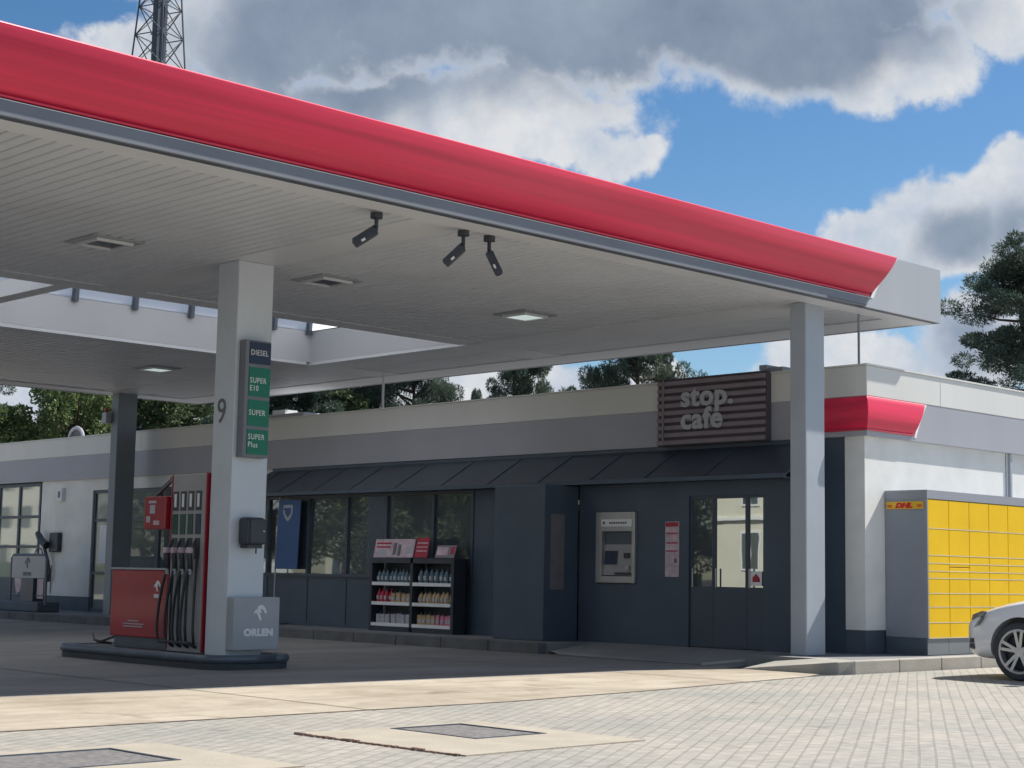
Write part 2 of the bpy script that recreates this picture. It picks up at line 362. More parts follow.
# ------------------------------------------------------------------ ground
g = MB(); g.add([(-700,-700,0),(700,-700,0),(700,700,0),(-700,700,0)], [(0,1,2,3)])
struct('ground', g, M['asphalt'])
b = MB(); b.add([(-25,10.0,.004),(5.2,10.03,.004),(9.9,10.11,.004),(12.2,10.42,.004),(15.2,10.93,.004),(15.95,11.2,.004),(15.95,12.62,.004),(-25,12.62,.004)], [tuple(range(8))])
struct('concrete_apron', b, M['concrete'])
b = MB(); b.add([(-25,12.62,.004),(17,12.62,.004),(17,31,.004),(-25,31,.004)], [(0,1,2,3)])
struct('forecourt', b, M['darkslab'])
b = MB(); b.add([(-12,31.004,.004),(16.08,31.004,.004),(16.08,60,.004),(-12,60,.004)], [(0,1,2,3)])
struct('bounce_slab', b, M['concrete'])  # pale slab added to bounce light onto the white wall
b = MB(); b.add([(-3,-20,.004),(60,-20,.004),(60,10.9,.004),(15.2,10.9,.004),(12.2,10.39,.004),(9.9,10.08,.004),(5.2,10.0,.004),(-3,9.97,.004)], [tuple(range(8))])
struct('paving', b, M['pavers'])
# expansion joint strip between slab and pavers, and slab joints
b = MB()
pl = [(-25,9.985),(5.2,10.015),(9.9,10.095),(12.2,10.405),(15.25,10.92)]
for (a, c) in zip(pl[:-1], pl[1:]):
    b.add([(a[0],a[1]-.022,.008),(c[0],c[1]-.022,.008),(c[0],c[1]+.022,.008),(a[0],a[1]+.022,.008)], [(0,1,2,3)])
for x in (8.32, 2.4, 13.9):
    b.add([(x-.010,10.0,.008),(x+.010,10.0,.008),(x+.02,12.62,.008),(x-.0,12.62,.008)], [(0,1,2,3)])
for x in (2.4, 8.34, 13.9):
    b.add([(x-.012,12.63,.008),(x+.012,12.63,.008),(x+.012,31,.008),(x-.012,31,.008)], [(0,1,2,3)])
for y in (14.4, 19.2, 24.0):
    b.add([(-20,y-.012,.0085),(15.9,y-.012,.0085),(15.9,y+.012,.0085),(-20,y+.012,.0085)], [(0,1,2,3)])
struct('slab_joint', b, mat('joint_sealant', (0.17, 0.14, 0.11), 0.8, 0, 0.4, 6))

# pavement round the shop
def curb_block(mb, x0, x1, y0, y1, z=.15): mb.box(x0, x1, y0, y1, -.05, z)
b = MB(); b.box(16.25, 60, 15.9, 50, -.05, .15); b.box(17.2, 60, 12.601, 15.899, -.05, .15)
b.box(16.35, 60, 11.075, 12.6, -.05, .149)
struct('pavement', b, M['paveslab'])
b = MB()
xx = 16.2
while xx < 40:   # kerb stones along the car park
    b.box(xx+.004, xx+.93, 10.93, 11.07, -.05, .155); xx += .935
# rounded nose falling to the dropped kerb
b.add([(15.90,11.12,0),(15.97,11.0,0),(16.2,10.93,0),(16.2,11.07,0),(16.35,11.07,0),(16.66,12.1,0),(15.86,12.33,0),
       (15.92,11.14,.13),(15.99,11.02,.145),(16.2,10.93,.155),(16.2,11.07,.155),(16.35,11.07,.155),(16.66,12.1,.151),(15.87,12.32,.012)],
      [(0,1,8,7),(1,2,9,8),(2,3,10,9),(3,4,11,10),(4,5,12,11),(5,6,13,12),(6,0,7,13),(7,8,9,10,11,12,13)])
struct('kerb', b, M['kerb'], bevel=.012)
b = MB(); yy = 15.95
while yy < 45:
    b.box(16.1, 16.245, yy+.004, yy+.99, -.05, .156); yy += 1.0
struct('shop_kerb', b, mat('shaded_kerb', (0.13, 0.13, 0.135), .85, 0, .2, 3, .3, 50), bevel=.012)  # canopy shade on this kerb is put into a darker stone colour
b = MB(); b.add([(16.05,13.05,.010),(17.2,12.62,.154),(17.2,15.9,.154),(16.25,15.88,.05),(16.15,15.6,.010)], [(0,1,2),(0,2,3,4)])
b.add([(16.05,13.0,0),(16.59,12.42,0),(17.2,12.6,0),(16.05,13.0,.01),(16.59,12.42,.10),(17.2,12.6,.154)], [(0,1,4,3),(1,2,5,4)])
b.add([(16.05,13.05,.010),(16.59,12.45,.10),(17.2,12.62,.154)], [(0,1,2)])
struct('door_ramp', b, mat('ramp_slab', (0.24, 0.24, 0.235), 0.8, 0, 0.1, 2.0, 0.2, 40))
b = MB(); b.bar((16.03,13.05,.018), (16.6,12.42,.11), .05, .03); struct('ramp_edge', b, M['kerb'])

# manhole covers
def manhole(x0, x1, y0, y1, X0, X1, Y0, Y1, label):
    t = Thing('manhole', label, 'manhole', ((x0+x1)/2, (y0+y1)/2, 0))
    o = MB()
    o.box(X0, x0, Y0, Y1, 0, .013); o.box(x1, X1, Y0, Y1, 0, .013); o.box(x0+.0005, x1-.0005, Y0, y0, 0, .013); o.box(x0+.0005, x1-.0005, y1, Y1, 0, .013)
    t.part('surround', o, M['slabpale'])
    t.part('cover', MB().box(x0+.012, x1-.012, y0+.012, y1-.012, 0, .010), M['grate'])
    ring = MB(); w_ = .022
    ring.add([(x0,y0,.017),(x1,y0,.017),(x1,y1,.017),(x0,y1,.017),(x0+w_,y0+w_,.017),(x1-w_,y0+w_,.017),(x1-w_,y1-w_,.017),(x0+w_,y1-w_,.017),
              (x0,y0,.0),(x1,y0,.0),(x1,y1,.0),(x0,y1,.0),(x0+w_,y0+w_,.0),(x1-w_,y0+w_,.0),(x1-w_,y1-w_,.0),(x0+w_,y1-w_,.0)],
             [(i,(i+1)%4,4+(i+1)%4,4+i) for i in range(4)]+[(8+i,8+(i+1)%4,(i+1)%4,i) for i in range(4)]+[(4+i,4+(i+1)%4,12+(i+1)%4,12+i) for i in range(4)])
    t.part('frame', ring, M['darksteel'])
manhole(7.40, 8.05, 7.88, 8.74, 6.70, 8.30, 7.22, 8.84, 'square grey cover in a pale concrete slab, the one with broken red edging')
manhole(4.10, 5.22, 7.95, 8.70, 3.95, 5.62, 7.35, 8.85, 'large ribbed grey cover nearest the foreground, cut by the photo edge')
b = MB(); b.box(6.678, 6.694, 7.26, 8.86, .002, .0135)
for i in range(26):
    y = 7.26 + i*.062; w = rnd.uniform(.004,.03)
    b.box(6.675-w*.5, 6.69, y, y+rnd.uniform(.03,.055), .002, .012+rnd.random()*.01)
single('brick_edging', b, mat('broken_brick', (0.24, 0.15, 0.12), 0.9, 0, 0.5, 20), 'crumbled reddish strip of edging along one side of the manhole slab', 'edging')

# ------------------------------------------------------------------ canopy
Z0 = 4.54; YF = 11.6; XE = 19.27; XS = -10.0; YB = 29.3
can = Thing('canopy', 'large flat filling station canopy with a rounded red front fascia', 'canopy', (10.7, 15.3, 0))
OX0, OX1, OY0, OY1 = -2.0, 16.79, 18.35, 22.17   # light well
s = MB()
def field(x0, x1, y0, y1):
    n = max(1, round((x1-x0)/.142)); w = (x1-x0)/n
    for i in range(n):
        a = x0+i*w; s.extr([(a, Z0+.036),(a+.030, Z0+.036),(a+.034, Z0+.008),(a+.044, Z0),(a+w-.008, Z0+.0),(a+w, Z0+.008),(a+w, Z0+.045),(a, Z0+.045)], 'y', y0, y1)
for (x0, x1) in ((XS+.1, -2.9),(-2.3, 3.6),(4.2, 10.36),(10.98, 16.72)):
    field(x0, x1, 12.0, 17.95); field(x0, x1, 22.55, 28.7)
for (y0, y1) in ((12.0, 17.95),(18.6, 21.9),(22.55, 28.7)):
    field(17.5, 18.55, y0, y1)
can.part('soffit_slats', s, M['soffit'])
s = MB(); zt = Z0-.012
def strip(x0, x1, y0, y1, z=zt): s.box(x0+.001, x1-.001, y0+.001, y1-.001, z, z+.05)
strip(XS, XE-.03, YF+.03, 12.0, Z0-.03)
for (a, c) in ((XS, XS+.1),(-2.9,-2.3),(3.6,4.2),(10.36,10.98),(16.72,17.5)):
    strip(a, c, 12.0, 17.95); strip(a, c, 22.55, 28.7)
strip(XS, 16.72, 17.95, OY0); strip(XS, 16.72, OY1, 22.55)
strip(OX1, 17.5, 17.95, 22.55)
strip(17.5, 18.55, 17.95, 18.6); strip(17.5, 18.55, 21.9, 22.55)
strip(18.55, XE-.03, 12.0, 28.7, Z0-.02)
strip(XS, XE-.03, 28.7, YB-.03, Z0-.02)
can.part('soffit_trim', s, M['trim'])
# light well walls
w = MB(); zt2 = Z0+.57
w.box(OX0, OX1-.0, OY1, OY1+.05, Z0+.04, zt2); w.box(OX1, OX1+.05, OY0-.05, OY1+.05, Z0+.04, zt2); w.box(OX0, OX1, OY0-.05, OY0, Z0+.04, zt2)
can.part('light_well_wall', w, M['white'])
rf = MB()
rf.box(XS+.05, XE-.08, YF+.14, OY0-.06, Z0+.10, Z0+.42); rf.box(XS+.05, XE-.08, OY1+.06, YB-.1, Z0+.10, Z0+.42); rf.box(OX1+.06, XE-.08, OY0-.06, OY1+.06, Z0+.10, Z0+.42)
can.part('roof', rf, M['silver'])
sky = MB(); arc = [(OY0 + (OY1-OY0)*(0.5-0.5*math.cos(math.pi*k/14)), zt2-.015 + .95*math.sin(math.pi*k/14)) for k in range(15)]
n = len(arc)
sky.add([(OX0, p[0], p[1]) for p in arc]+[(OX1, p[0], p[1]) for p in arc], [(i, i+1, n+i+1, n+i) for i in range(n-1)])
for xx_ in (OX0, OX1): sky.add([(xx_, p[0], p[1]) for p in arc], [tuple(range(n))])
skl = can.part('skylight', sky, M['opal'])
for k, x in enumerate([16.72, 16.0, 15.4, 14.38, 13.36, 12.33, 11.3, 10.28, 9.2, 8.2, 7.2, 6.2, 5.2, 4.2, 3.2]):
    r = MB(); r.tube([(x, p[0]+(.03 if i == 0 else (-.03 if i == n-1 else 0)), p[1]-.05) for i, p in enumerate(arc)], .06, 6)
    can.part('rib', r, M['darksteel'], skl)
w = MB(); w.box(9.96, 10.20, OY0+.002, OY1-.002, Z0+.0, Z0+.22); can.part('cross_beam', w, M['trim'])
# fascia along the front
f = MB(); f.box(XS, XE-.02, YF+.03, YF+.10, Z0-.034, Z0-.028); can.part('drip_groove', f, M['darksteel'])
f = MB(); f.box(XS, 17.6, YF+.001, YF+.03, Z0+.0965, Z0+.103); can.part('sunlit_ledge', f, M['paint'])  # white strip paints the sun caught along the top of the band
f = MB()
pr_ = [(YF, Z0-.03),(YF, Z0+.095),(YF+.045, Z0+.10),(YF+.10, Z0+.10),(YF+.10, Z0-.03)]
f.add([(XS, p[0], p[1]) for p in pr_]+[(17.60+(p[1]-Z0-.095)*.9, p[0], p[1]) for p in pr_], [(i, (i+1) % 5, 5+(i+1) % 5, 5+i) for i in range(5)]+[(0,1,2,3,4),(9,8,7,6,5)])
can.part('fascia_band', f, M['silver'], bevel=.004)
def bulge(t): return YF+.05-.15*math.sin(math.pi*(.05+.79*t))
def xcut(z):    # slanted, slightly curved end of the red panel
    t = (z-4.66)/.58; return 17.60+.58*(t*.75+.25*t*t)+.03*math.sin(math.pi*t)*-1
def red_panel(mb, x0, nz=40, inset=0.0, off=0.0):
    vs = []; zs = [4.665+.572*k/nz for k in range(nz+1)]
    for z in zs:
        t = (z-4.66)/.59; y = bulge(t)-off
        vs += [(x0, y, z), (xcut(z)-inset, y, z), (xcut(z)-inset, YF+.09, z), (x0, YF+.09, z)]
    fs = []
    for k in range(nz):
        for j in range(4): fs.append((4*k+j, 4*k+(j+1) % 4, 4*(k+1)+(j+1) % 4, 4*(k+1)+j))
    fs += [(0,1,2,3), (4*nz+3, 4*nz+2, 4*nz+1, 4*nz)]
    mb.add(vs, fs)
f = MB(); red_panel(f, XS); can.part('red_fascia', f, M['red'], smooth=False)
rfo = [o for o in can.e.children if o.name.startswith('red_fascia')][0]
for p in rfo.data.polygons: p.use_smooth = abs(p.normal.x) < .3 and p.normal.y < -.05
f = MB(); f.tube([(XS, YF-.002, Z0+.124), (17.57, YF-.002, Z0+.124)], .011, 8); can.part('fascia_lip', f, M['redlip'])
for x in (-6.0,):
    zs_ = [4.67+.563*k/16 for k in range(17)]
    f = MB(); vs = []
    for z in zs_:
        y = bulge((z-4.66)/.59); vs += [(x-.006, y-.0025, z), (x+.006, y-.0025, z)]
    f.add(vs, [(2*k, 2*k+1, 2*k+3, 2*k+2) for k in range(16)])
    can.part('fascia_joint', f, M['posterred'])
# white end piece: bent strip beside the red end, then the flat panel to the corner
vs = []; nz = 12
for k in range(nz+1):
    z = 4.511+.719*k/nz; vs += [((xcut(z) if z > 4.64 else 17.60+(z-4.64)*.9)+.005, YF+.006, z), (XE, YF+.006, z)]
f = MB(); f.add(vs, [(2*k, 2*k+1, 2*k+3, 2*k+2) for k in range(nz)])
f.box(XE-.03, XE, YF+.0122, YB, Z0-.03, 5.23); f.box(XS, XE-.03, YB-.03, YB, Z0-.03, 5.23); f.box(XS, XS+.03, YF+.1, YB-.03, Z0-.03, 5.23)
f.box(17.3, XE-.031, YF+.013, YF+.03, Z0-.03, 5.2299)
can.part('end_panel', f, M['endp'])
vs = []
for k in range(nz+1):
    z = 4.64+.59*k/nz; vs += [(xcut(z)+.004, YF-.004, z), (xcut(z)+.085, YF+.006, z)]
f = MB(); f.add(vs, [(2*k, 2*k+1, 2*k+3, 2*k+2) for k in range(nz)]); can.part('end_trim', f, M['paint'])
f = MB(); f.box(16.66, 17.5, YF-.012, YF-.001, Z0-.005, Z0+.0); can.part('drip_plate', f, M['darksteel'])
# columns
def column(x0, x1, y0, y1, zb, m, label=None):
    c = MB().box(x0, x1, y0, y1, zb, Z0-.013); return can.part('column', c, m, bevel=.012, label=label)
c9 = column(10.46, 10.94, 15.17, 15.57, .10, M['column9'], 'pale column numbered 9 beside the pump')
column(16.76, 17.16, 12.0, 12.24, .15, M['column']); column(17.07, 17.5, 28.74, 28.99, .1, M['columnshade'])
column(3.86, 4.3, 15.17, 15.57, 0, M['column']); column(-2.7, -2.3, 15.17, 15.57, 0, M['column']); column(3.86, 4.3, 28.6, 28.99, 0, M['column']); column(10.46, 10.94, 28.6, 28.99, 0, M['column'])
can.part('numeral', text('9', .40, (10.457, 15.50, 2.70), '-x', .004, .0, sx=.95), M['numgrey'], c9)

# sign with fuel names
t = Thing('fuel_sign', 'tall silver sign listing four fuels, mounted on the pale column', 'sign', (10.7, 15.1, 2.33))
t.part('housing', MB().box(10.505, 10.85, 15.045, 15.168, 2.31, 3.62), M['silver'], bevel=.01)
for k, (z0, z1, mm, txt, two) in enumerate(((3.355, 3.60, 'navy', 'DIESEL', 0), (2.99, 3.315, 'green', 'SUPER\nE10', 1), (2.66, 2.95, 'green', 'SUPER', 0), (2.345, 2.62, 'green', 'SUPER\nPlus', 1))):
    p = t.part('panel', MB().box(10.555, 10.84, 15.037, 15.047, z0, z1), M[mm])
    zc = (z0+z1)/2
    t.part('lettering', text(txt, .088, (10.567, 15.0365, zc+(.028 if two else -.025)-(.0 if k != 1 else .04)), '-y', .002, .0, sx=.82, spacing=1.14), M['paint'], p)
# towel dispenser
t = Thing('towel_dispenser', 'black paper towel dispenser fixed to the pale column below the fuel names', 'dispenser', (10.74, 15.1, 1.33))
bd = t.part('body', MB().box(10.57, 10.82, 14.99, 15.168, 1.34, 1.65), M['black'], bevel=.035)
t.part('cover', MB().box(10.60, 10.815, 14.965, 14.992, 1.36, 1.63), M['black'], bevel=.012)
t.part('lock', MB().box(10.765, 10.78, 14.955, 14.966, 1.49, 1.505), M['paint'])
t.part('tray', MB().box(10.60, 10.80, 15.02, 15.15, 1.31, 1.342).box(10.72,10.735,15.03,15.04,1.25,1.34), M['black'])
# logo box at the column foot
t = Thing('logo_box', 'silver cladding box at the foot of the pale column with white bird emblem', 'cladding box', (10.7, 15.0, .2))
t.part('body', MB().box(10.457, 11.075, 15.03, 15.168, .195, .775), M['box'], bevel=.012)
t.part('emblem', flat_poly(EAGLE, (10.72, 15.029, .515), .175), M['paint'])
t.part('lettering', text('ORLEN', .105, (10.60, 15.029, .355), '-y', .004, .007, sx=1.12, spacing=1.05), M['paint'])

# island
t = Thing('pump_island', 'long raised pump island with a rounded dark steel rim', 'kerb island', (10.68, 16.4, 0))
def stadium(x0, x1, y0, y1, r, n=8):
    pts = []
    for cx, cy, a0 in ((x1-r, y0+r, -90), (x1-r, y1-r, 0), (x0+r, y1-r, 90), (x0+r, y0+r, 180)):
        for k in range(n+1):
            a = R_(a0+90*k/n); pts.append((cx+r*math.cos(a), cy+r*math.sin(a)))
    return pts
t.part('slab', MB().prism(stadium(10.10, 11.13, 14.80, 18.20, .3), 0, .135), mat('island_slab', (0.12,0.12,0.12), .7, 0, .2, 4))
st = stadium(10.09, 11.14, 14.79, 18.21, .3)
t.part('rim', MB().tube([(p[0], p[1], .115) for p in st]+[(st[0][0], st[0][1], .115)], .05, 10), M['darksteel'], smooth=True)
st = stadium(10.075, 11.155, 14.775, 18.225, .3)
t.part('skirt', MB().prism(st, 0, .075), M['rubber'])

# ------------------------------------------------------------------ fuel pump
t = Thing('fuel_pump', 'grey and red multi nozzle fuel pump standing on the island', 'fuel pump', (10.7, 16.6, .14))
PX = 10.44
t.part('tower', MB().box(PX, 10.98, 15.62, 16.30, .14, 2.14), M['pumpgrey'], bevel=.01)
t.part('side_trim', MB().box(PX-.008, 11.0, 15.600, 15.618, .16, 2.15), M['pumpred'], bevel=.005)
t.part('side_trim', MB().box(PX-.008, 11.0, 16.302, 16.32, .16, 2.14), M['pumpred'], bevel=.005)
lc = t.part('lower_cabinet', MB().box(PX-.0, 11.0, 16.34, 17.55, .27, 1.05), M['pumpred'], bevel=.012)
t.part('cabinet_cap', MB().box(PX-.01, 11.01, 16.34, 17.56, 1.053, 1.075), M['box'])
t.part('cabinet_foot', MB().box(PX+.04, 10.96, 16.34, 17.5, .14, .268), M['darksteel'])
t.part('emblem', flat_poly(EAGLE, (PX-.001, 16.60, .80), .13, '-x'), M['paint'], lc)
t.part('lettering', text('ORLEN', .055, (PX-.001, 16.61, .735), '-x', .003, .003, sx=1.0), M['paint'], lc)
nb = MB()
for z, a, c in ((.45,17.15,16.92),(.415,17.25,16.80),(.385,17.25,16.82)): nb.box(PX-.004, PX-.001, c, a, z, z+.012)
t.part('notice_lines', nb, M['box'], lc)
cy = [16.22-.155*k for k in range(4)]
for k, y in enumerate(cy):
    d = t.part('display', MB().box(PX-.008, PX, y-.052, y+.052, 1.73, 1.95), M['black'])
    t.part('price_strip', MB().box(PX-.012, PX-.0085, y-.022, y+.022, 1.77, 1.92), M['paint'], d)
    t.part('grade_panel', MB().box(PX-.008, PX, y-.052, y+.052, 1.46, 1.69), M['gradegreen'] if k < 3 else M['navy'])
    t.part('nozzle_slot', MB().box(PX-.006, PX, y-.05, y+.05, 1.18, 1.42), M['black'])
    nz_ = t.part('nozzle', MB().tube([(PX-.04,y-.03,1.40),(PX-.06,y,1.33),(PX-.09,y+.02,1.26),(PX-.07,y+.03,1.14),(PX-.05,y+.03,1.05)], [.012,.022,.034,.03,.02], 8), M['black'], smooth=True)
    t.part('grip_guard', MB().box(PX-.13, PX-.07, y-.03, y+.045, 1.245, 1.31), M['pink'], nz_, bevel=.012)
    t.part('collar', MB().tube([(PX-.07,y+.03,1.07),(PX-.06,y+.03,1.01)], .022, 8), M['lettergrey'], nz_)
    z0 = .30+.04*(k % 2); sag = .22-.02*k
    pts = []
    for q in range(15):
        u = q/14
        yy_ = y+.03 + (sag*1.1)*math.sin(math.pi*u)*(1-.3*u) - .10*u
        zz_ = 1.05 - .80*math.sin(math.pi*.5*min(1, u*1.45))**1.2 if u < .69 else .25+.0
        if u >= .69: zz_ = .25 + .75*((u-.69)/.31)**2*.0
        pts.append((PX-.07-.02*k*.5, yy_, zz_))
    pts.append((PX-.04, y-.05, .22)); pts.append((PX-.0, y-.05, .20))
    t.part('hose', MB().tube(pts, .017, 8), M['rubber'], smooth=True)
    t.part('hose', MB().tube([(PX-.03,y-.045,1.18),(PX-.05,y-.05,.8),(PX-.05,y-.045,.4),(PX-.03,y-.05,.2)], .015, 8), M['rubber'], smooth=True)
tm = t.part('payment_terminal', MB().box(PX-.06, PX+.25, 16.35, 16.80, 1.52, 1.90), M['pumpred'], bevel=.01)
t.part('screen', MB().box(PX-.064, PX-.0605, 16.56, 16.67, 1.70, 1.80), M['lettergrey'], tm)
t.part('header', MB().box(PX-.064, PX-.0605, 16.54, 16.70, 1.82, 1.85), M['lettergrey'], tm)
t.part('keypad', MB().box(PX-.064, PX-.0605, 16.66, 16.74, 1.60, 1.67), M['lettergrey'], tm)
t.part('card_slot', MB().box(PX-.068, PX-.0605, 16.46, 16.58, 1.57, 1.62), M['pink'], tm)
t.part('arm', MB().bar((PX+.08, 16.32, 2.10), (PX+.08, 16.46, 2.10), .04, .06).bar((PX+.08, 16.44, 2.10), (PX+.08, 16.95, 1.83), .035, .04), M['darksteel'])
t.part('hose_hook', MB().tube([(10.5,17.55,.25),(10.45,17.75,.19),(10.45,17.9,.20),(10.5,18.02,.27)], .014, 6).tube([(10.45,17.85,.19),(10.6,17.75,.16)], .02, 6), M['rubber'])

# ------------------------------------------------------------------ lights & cameras under the canopy
spots = [(8.95,15.5,'soffit lamp near the photo edge, before the numbered column','lens'),
         (11.95,15.5,'dull unlit soffit lamp just beyond the numbered column','lens'),
         (15.33,15.53,'glowing square soffit lamp above the shop front','litlens'),
         (15.4,24.7,'small bright soffit lamp on the far side of the light well','litlens'),
         (8.95,24.7,'soffit lamp over the far pump lane','lens')]
for (x, y, lb, lm) in spots:
    t = Thing('ceiling_light', lb, 'lamp', (x, y, Z0), 'square lamps in the canopy soffit')
    t.part('flange', MB().box(x-.31, x+.31, y-.31, y+.31, Z0-.016, Z0-.002), M['box'])
    fr = MB()
    for (a, c, d, e) in ((-.22,-.19,-.22,.22),(.19,.22,-.22,.22),(-.19,.19,-.22,-.19),(-.19,.19,.19,.22)):
        fr.box(x+a, x+c, y+d, y+e, Z0-.045, Z0-.017)
    t.part('frame', fr, M['trim'])
    t.part('lens', MB().box(x-.188, x+.188, y-.188, y+.188, Z0-.036 if lm == 'litlens' else Z0-.022, Z0-.018), M[lm] if lm == 'litlens' else M['darksteel'])
def camera_unit(x, y, dv, lb):
    z = Z0-.03
    t = Thing('security_camera', lb, 'camera', (x, y, z), 'security cameras under the canopy edge')
    t.part('mount', MB().lathe([(.06, -.055), (.06, 0)], (x, y, z), 'z', 16), M['black'])
    d = Vector(dv).normalized(); a = Vector((x, y, z-.055)); e = Vector((x, y, z-.17))
    t.part('arm', MB().tube([a, e, e+d*.04], .020, 8), M['black'])
    c0 = e+d*.0+Vector((0,0,-.0)); c1 = c0+d*.25
    up = Vector((0,0,1)) if abs(d.z) < .9 else Vector((1,0,0))
    bo = t.part('body', MB().bar(c0, c1, .095, .085), M['black'], bevel=.01)
    t.part('sun_shield', MB().bar(c0+Vector((0,0,.05)), c1+d*.02+Vector((0,0,.05)), .105, .012), M['black'])
    t.part('lens', MB().tube([c1, c1+d*.008], .03, 12), M['carglass'], bo)
    t.part('status_light', MB().bar(c0+d*.12-Vector((.035,.035,.03)), c0+d*.16-Vector((.035,.035,.03)), .05, .02), M['paint'], bo)
camera_unit(9.89, 12.08, (-.62, .50, -.55), 'black security camera hanging alone, nearest the numbered column')
camera_unit(11.0, 12.05, (-.50, .48, -.68), 'black security camera of the close pair that tilts back to the pumps')
camera_unit(11.36, 12.05, (.32, -.34, -.95), 'black security camera of the close pair that points steeply down toward the shop')

# ------------------------------------------------------------------ the shop
t = shop = Thing('station_shop', 'long flat roofed filling station shop with white walls and dark glazed front', 'building', (17.9, 11.87, .15))
XW = 17.89; YW = 11.90
wl = MB()
wl.box(XW, 18.1, YW, 12.2, .45, 2.92)              # corner pier
wl.box(18.1, 40, YW, YW+.2, .45, 2.92)              # side wall
wl.box(XW+.001, 18.1, 30.98, 33.15, .45, 2.92)
wl.box(XW+.001, 18.1, 24.5, 30.98, 2.68, 2.92)
wl.box(39.8, 40, YW, 48, .15, 3.4); wl.box(18.1, 40, 47.8, 48, .15, 3.4)
for k in range(0, len(wl.v), 8): t.part('wall', MB().add(wl.v[k:k+8], wl.f[:6]), M['wall'])
pl_ = MB(); pl_.box(XW+.012, 18.1, YW+.012, 12.2, .149, .45).box(18.1, 40, YW+.012, YW+.2, .149, .45).box(XW+.012, 18.1, 30.98, 33.15, .149, .45)
for k in range(0, len(pl_.v), 8): t.part('plinth', MB().add(pl_.v[k:k+8], pl_.f[:6]), M['plinth'])
dk = MB(); dk.box(XW+.03, 18.1, 12.2, 12.62, .149, 2.92)
dk.box(17.3, 18.1, 12.62, 13.06, .149, 2.36)
dk.box(17.3, 17.4, 14.31, 15.235, .149, 2.36); dk.box(17.3, 17.4, 15.235, 15.985, .149, .975); dk.box(17.3, 17.4, 15.235, 15.985, 1.975, 2.36); dk.box(17.3, 17.4, 15.985, 16.34, .149, 2.36)
dk.box(17.3, 17.4, 13.06, 14.31, 2.17, 2.36)
dk.box(17.3, 17.42, 17.39, 18.6, .149, 2.36)
dk.box(17.32, 17.5, 18.6, 24.5, .149, .98); dk.box(17.3, 18.1, 24.5, 24.6, .149, 2.36)
dk.box(17.86, 17.93, 12.62, 24.6, 2.2, 2.92)
t.part('dark_cladding', dk, M['anth'])
bx = MB(); bx.box(16.6, 17.3, 16.36, 17.38, .15, 2.35); bx2 = t.part('porch_box', bx, M['anth'], bevel=.01, label='projecting dark cupboard beside the cash machine')
t.part('side_panel', MB().box(16.72, 17.0, 16.35, 16.36, .87, 1.94), mat('faded_poster', (0.16,0.15,0.16), .5, 0, .15, 5), bx2)
0 and t.part('front_panel', MB().box(16.592, 16.6, 16.5, 17.3, .5, 2.05), M['anth2'], bx2)
ft = MB(); ft.box(XW-.05, 40, 11.83, 11.97, 2.92, 3.43); ft.box(XW-.05, 18.05, 11.97, 48, 2.92, 3.43)
t.part('lower_fascia', ft, M['band'])
fu = MB(); fu.box(XW-.055, 40, 11.825, 12.0, 3.432, 3.82); fu.box(XW-.055, 18.08, 12.0, 48, 3.432, 3.82)
fo = t.part('parapet', fu, M['parapet'], bevel=.006)
cap = MB(); cap.box(XW-.07, 40, 11.81, 12.02, 3.822, 3.845); cap.box(XW-.07, 18.1, 12.02, 48, 3.822, 3.845)
t.part('coping', cap, M['parapet'])
jn = MB()
for k in range(12): jn.box(XW-.058, XW-.0545, 14.6+2.9*k, 14.606+2.9*k, 3.44, 3.815)
for k in range(8): jn.box(19.6+2.9*k, 19.606+2.9*k, 11.8215, 11.8255, 3.44, 3.815)
for k in range(0, len(jn.v), 8): t.part('panel_joint', MB().add(jn.v[k:k+8], jn.f[:6]), M['parapet'])
t.part('roof', MB().box(18.08, 39.9, 12.0, 47.9, 3.55, 3.7), mat('roof_felt', (0.1,0.1,0.1), .9))
t.part('joint_cover', MB().box(XW-.075, XW-.056, 12.47, 12.50, 3.40, 3.83), M['paint'])
# red corner panel, bulging like the canopy's
def store_red():
    mb = MB(); nz = 12; rows = []
    for k in range(nz+1):
        z = 3.01+.415*k/nz; tt = k/nz; o = .012+.045*math.sin(math.pi*min(1, tt))**.75
        xc_ = 18.93+.27*(tt*.7+.3*tt*tt)
        rows.append([(XW-.05-o, 12.75, z), (XW-.05-o, 11.83-o, z), (xc_, 11.83-o, z), (xc_, 11.835, z), (XW-.045, 11.835, z), (XW-.045, 12.75, z)])
    vs = [p for r in rows for p in r]; fs = []
    for k in range(nz):
        for j in range(6): fs.append((6*k+j, 6*k+(j+1) % 6, 6*(k+1)+(j+1) % 6, 6*(k+1)+j))
    fs += [tuple(range(6)), tuple(6*nz+5-j for j in range(6))]
    return mb.add(vs, fs)
t.part('red_corner_panel', store_red(), M['red'], bevel=.008)
lp = MB(); lp.tube([(XW-.06,12.75,2.995),(XW-.06,11.82,2.995),(18.92,11.82,2.995)], .012, 6); t.part('red_lip', lp, M['redlip'])
et = MB(); vs = []
for k in range(9):
    tt = k/8; z = 2.96+.465*tt; xc_ = 18.93+.27*(tt*.7+.3*tt*tt); vs += [(xc_+.004, 11.822, z), (xc_+.06, 11.826, z)]
et.add(vs, [(2*k, 2*k+1, 2*k+3, 2*k+2) for k in range(8)]); t.part('corner_trim', et, M['paint'])
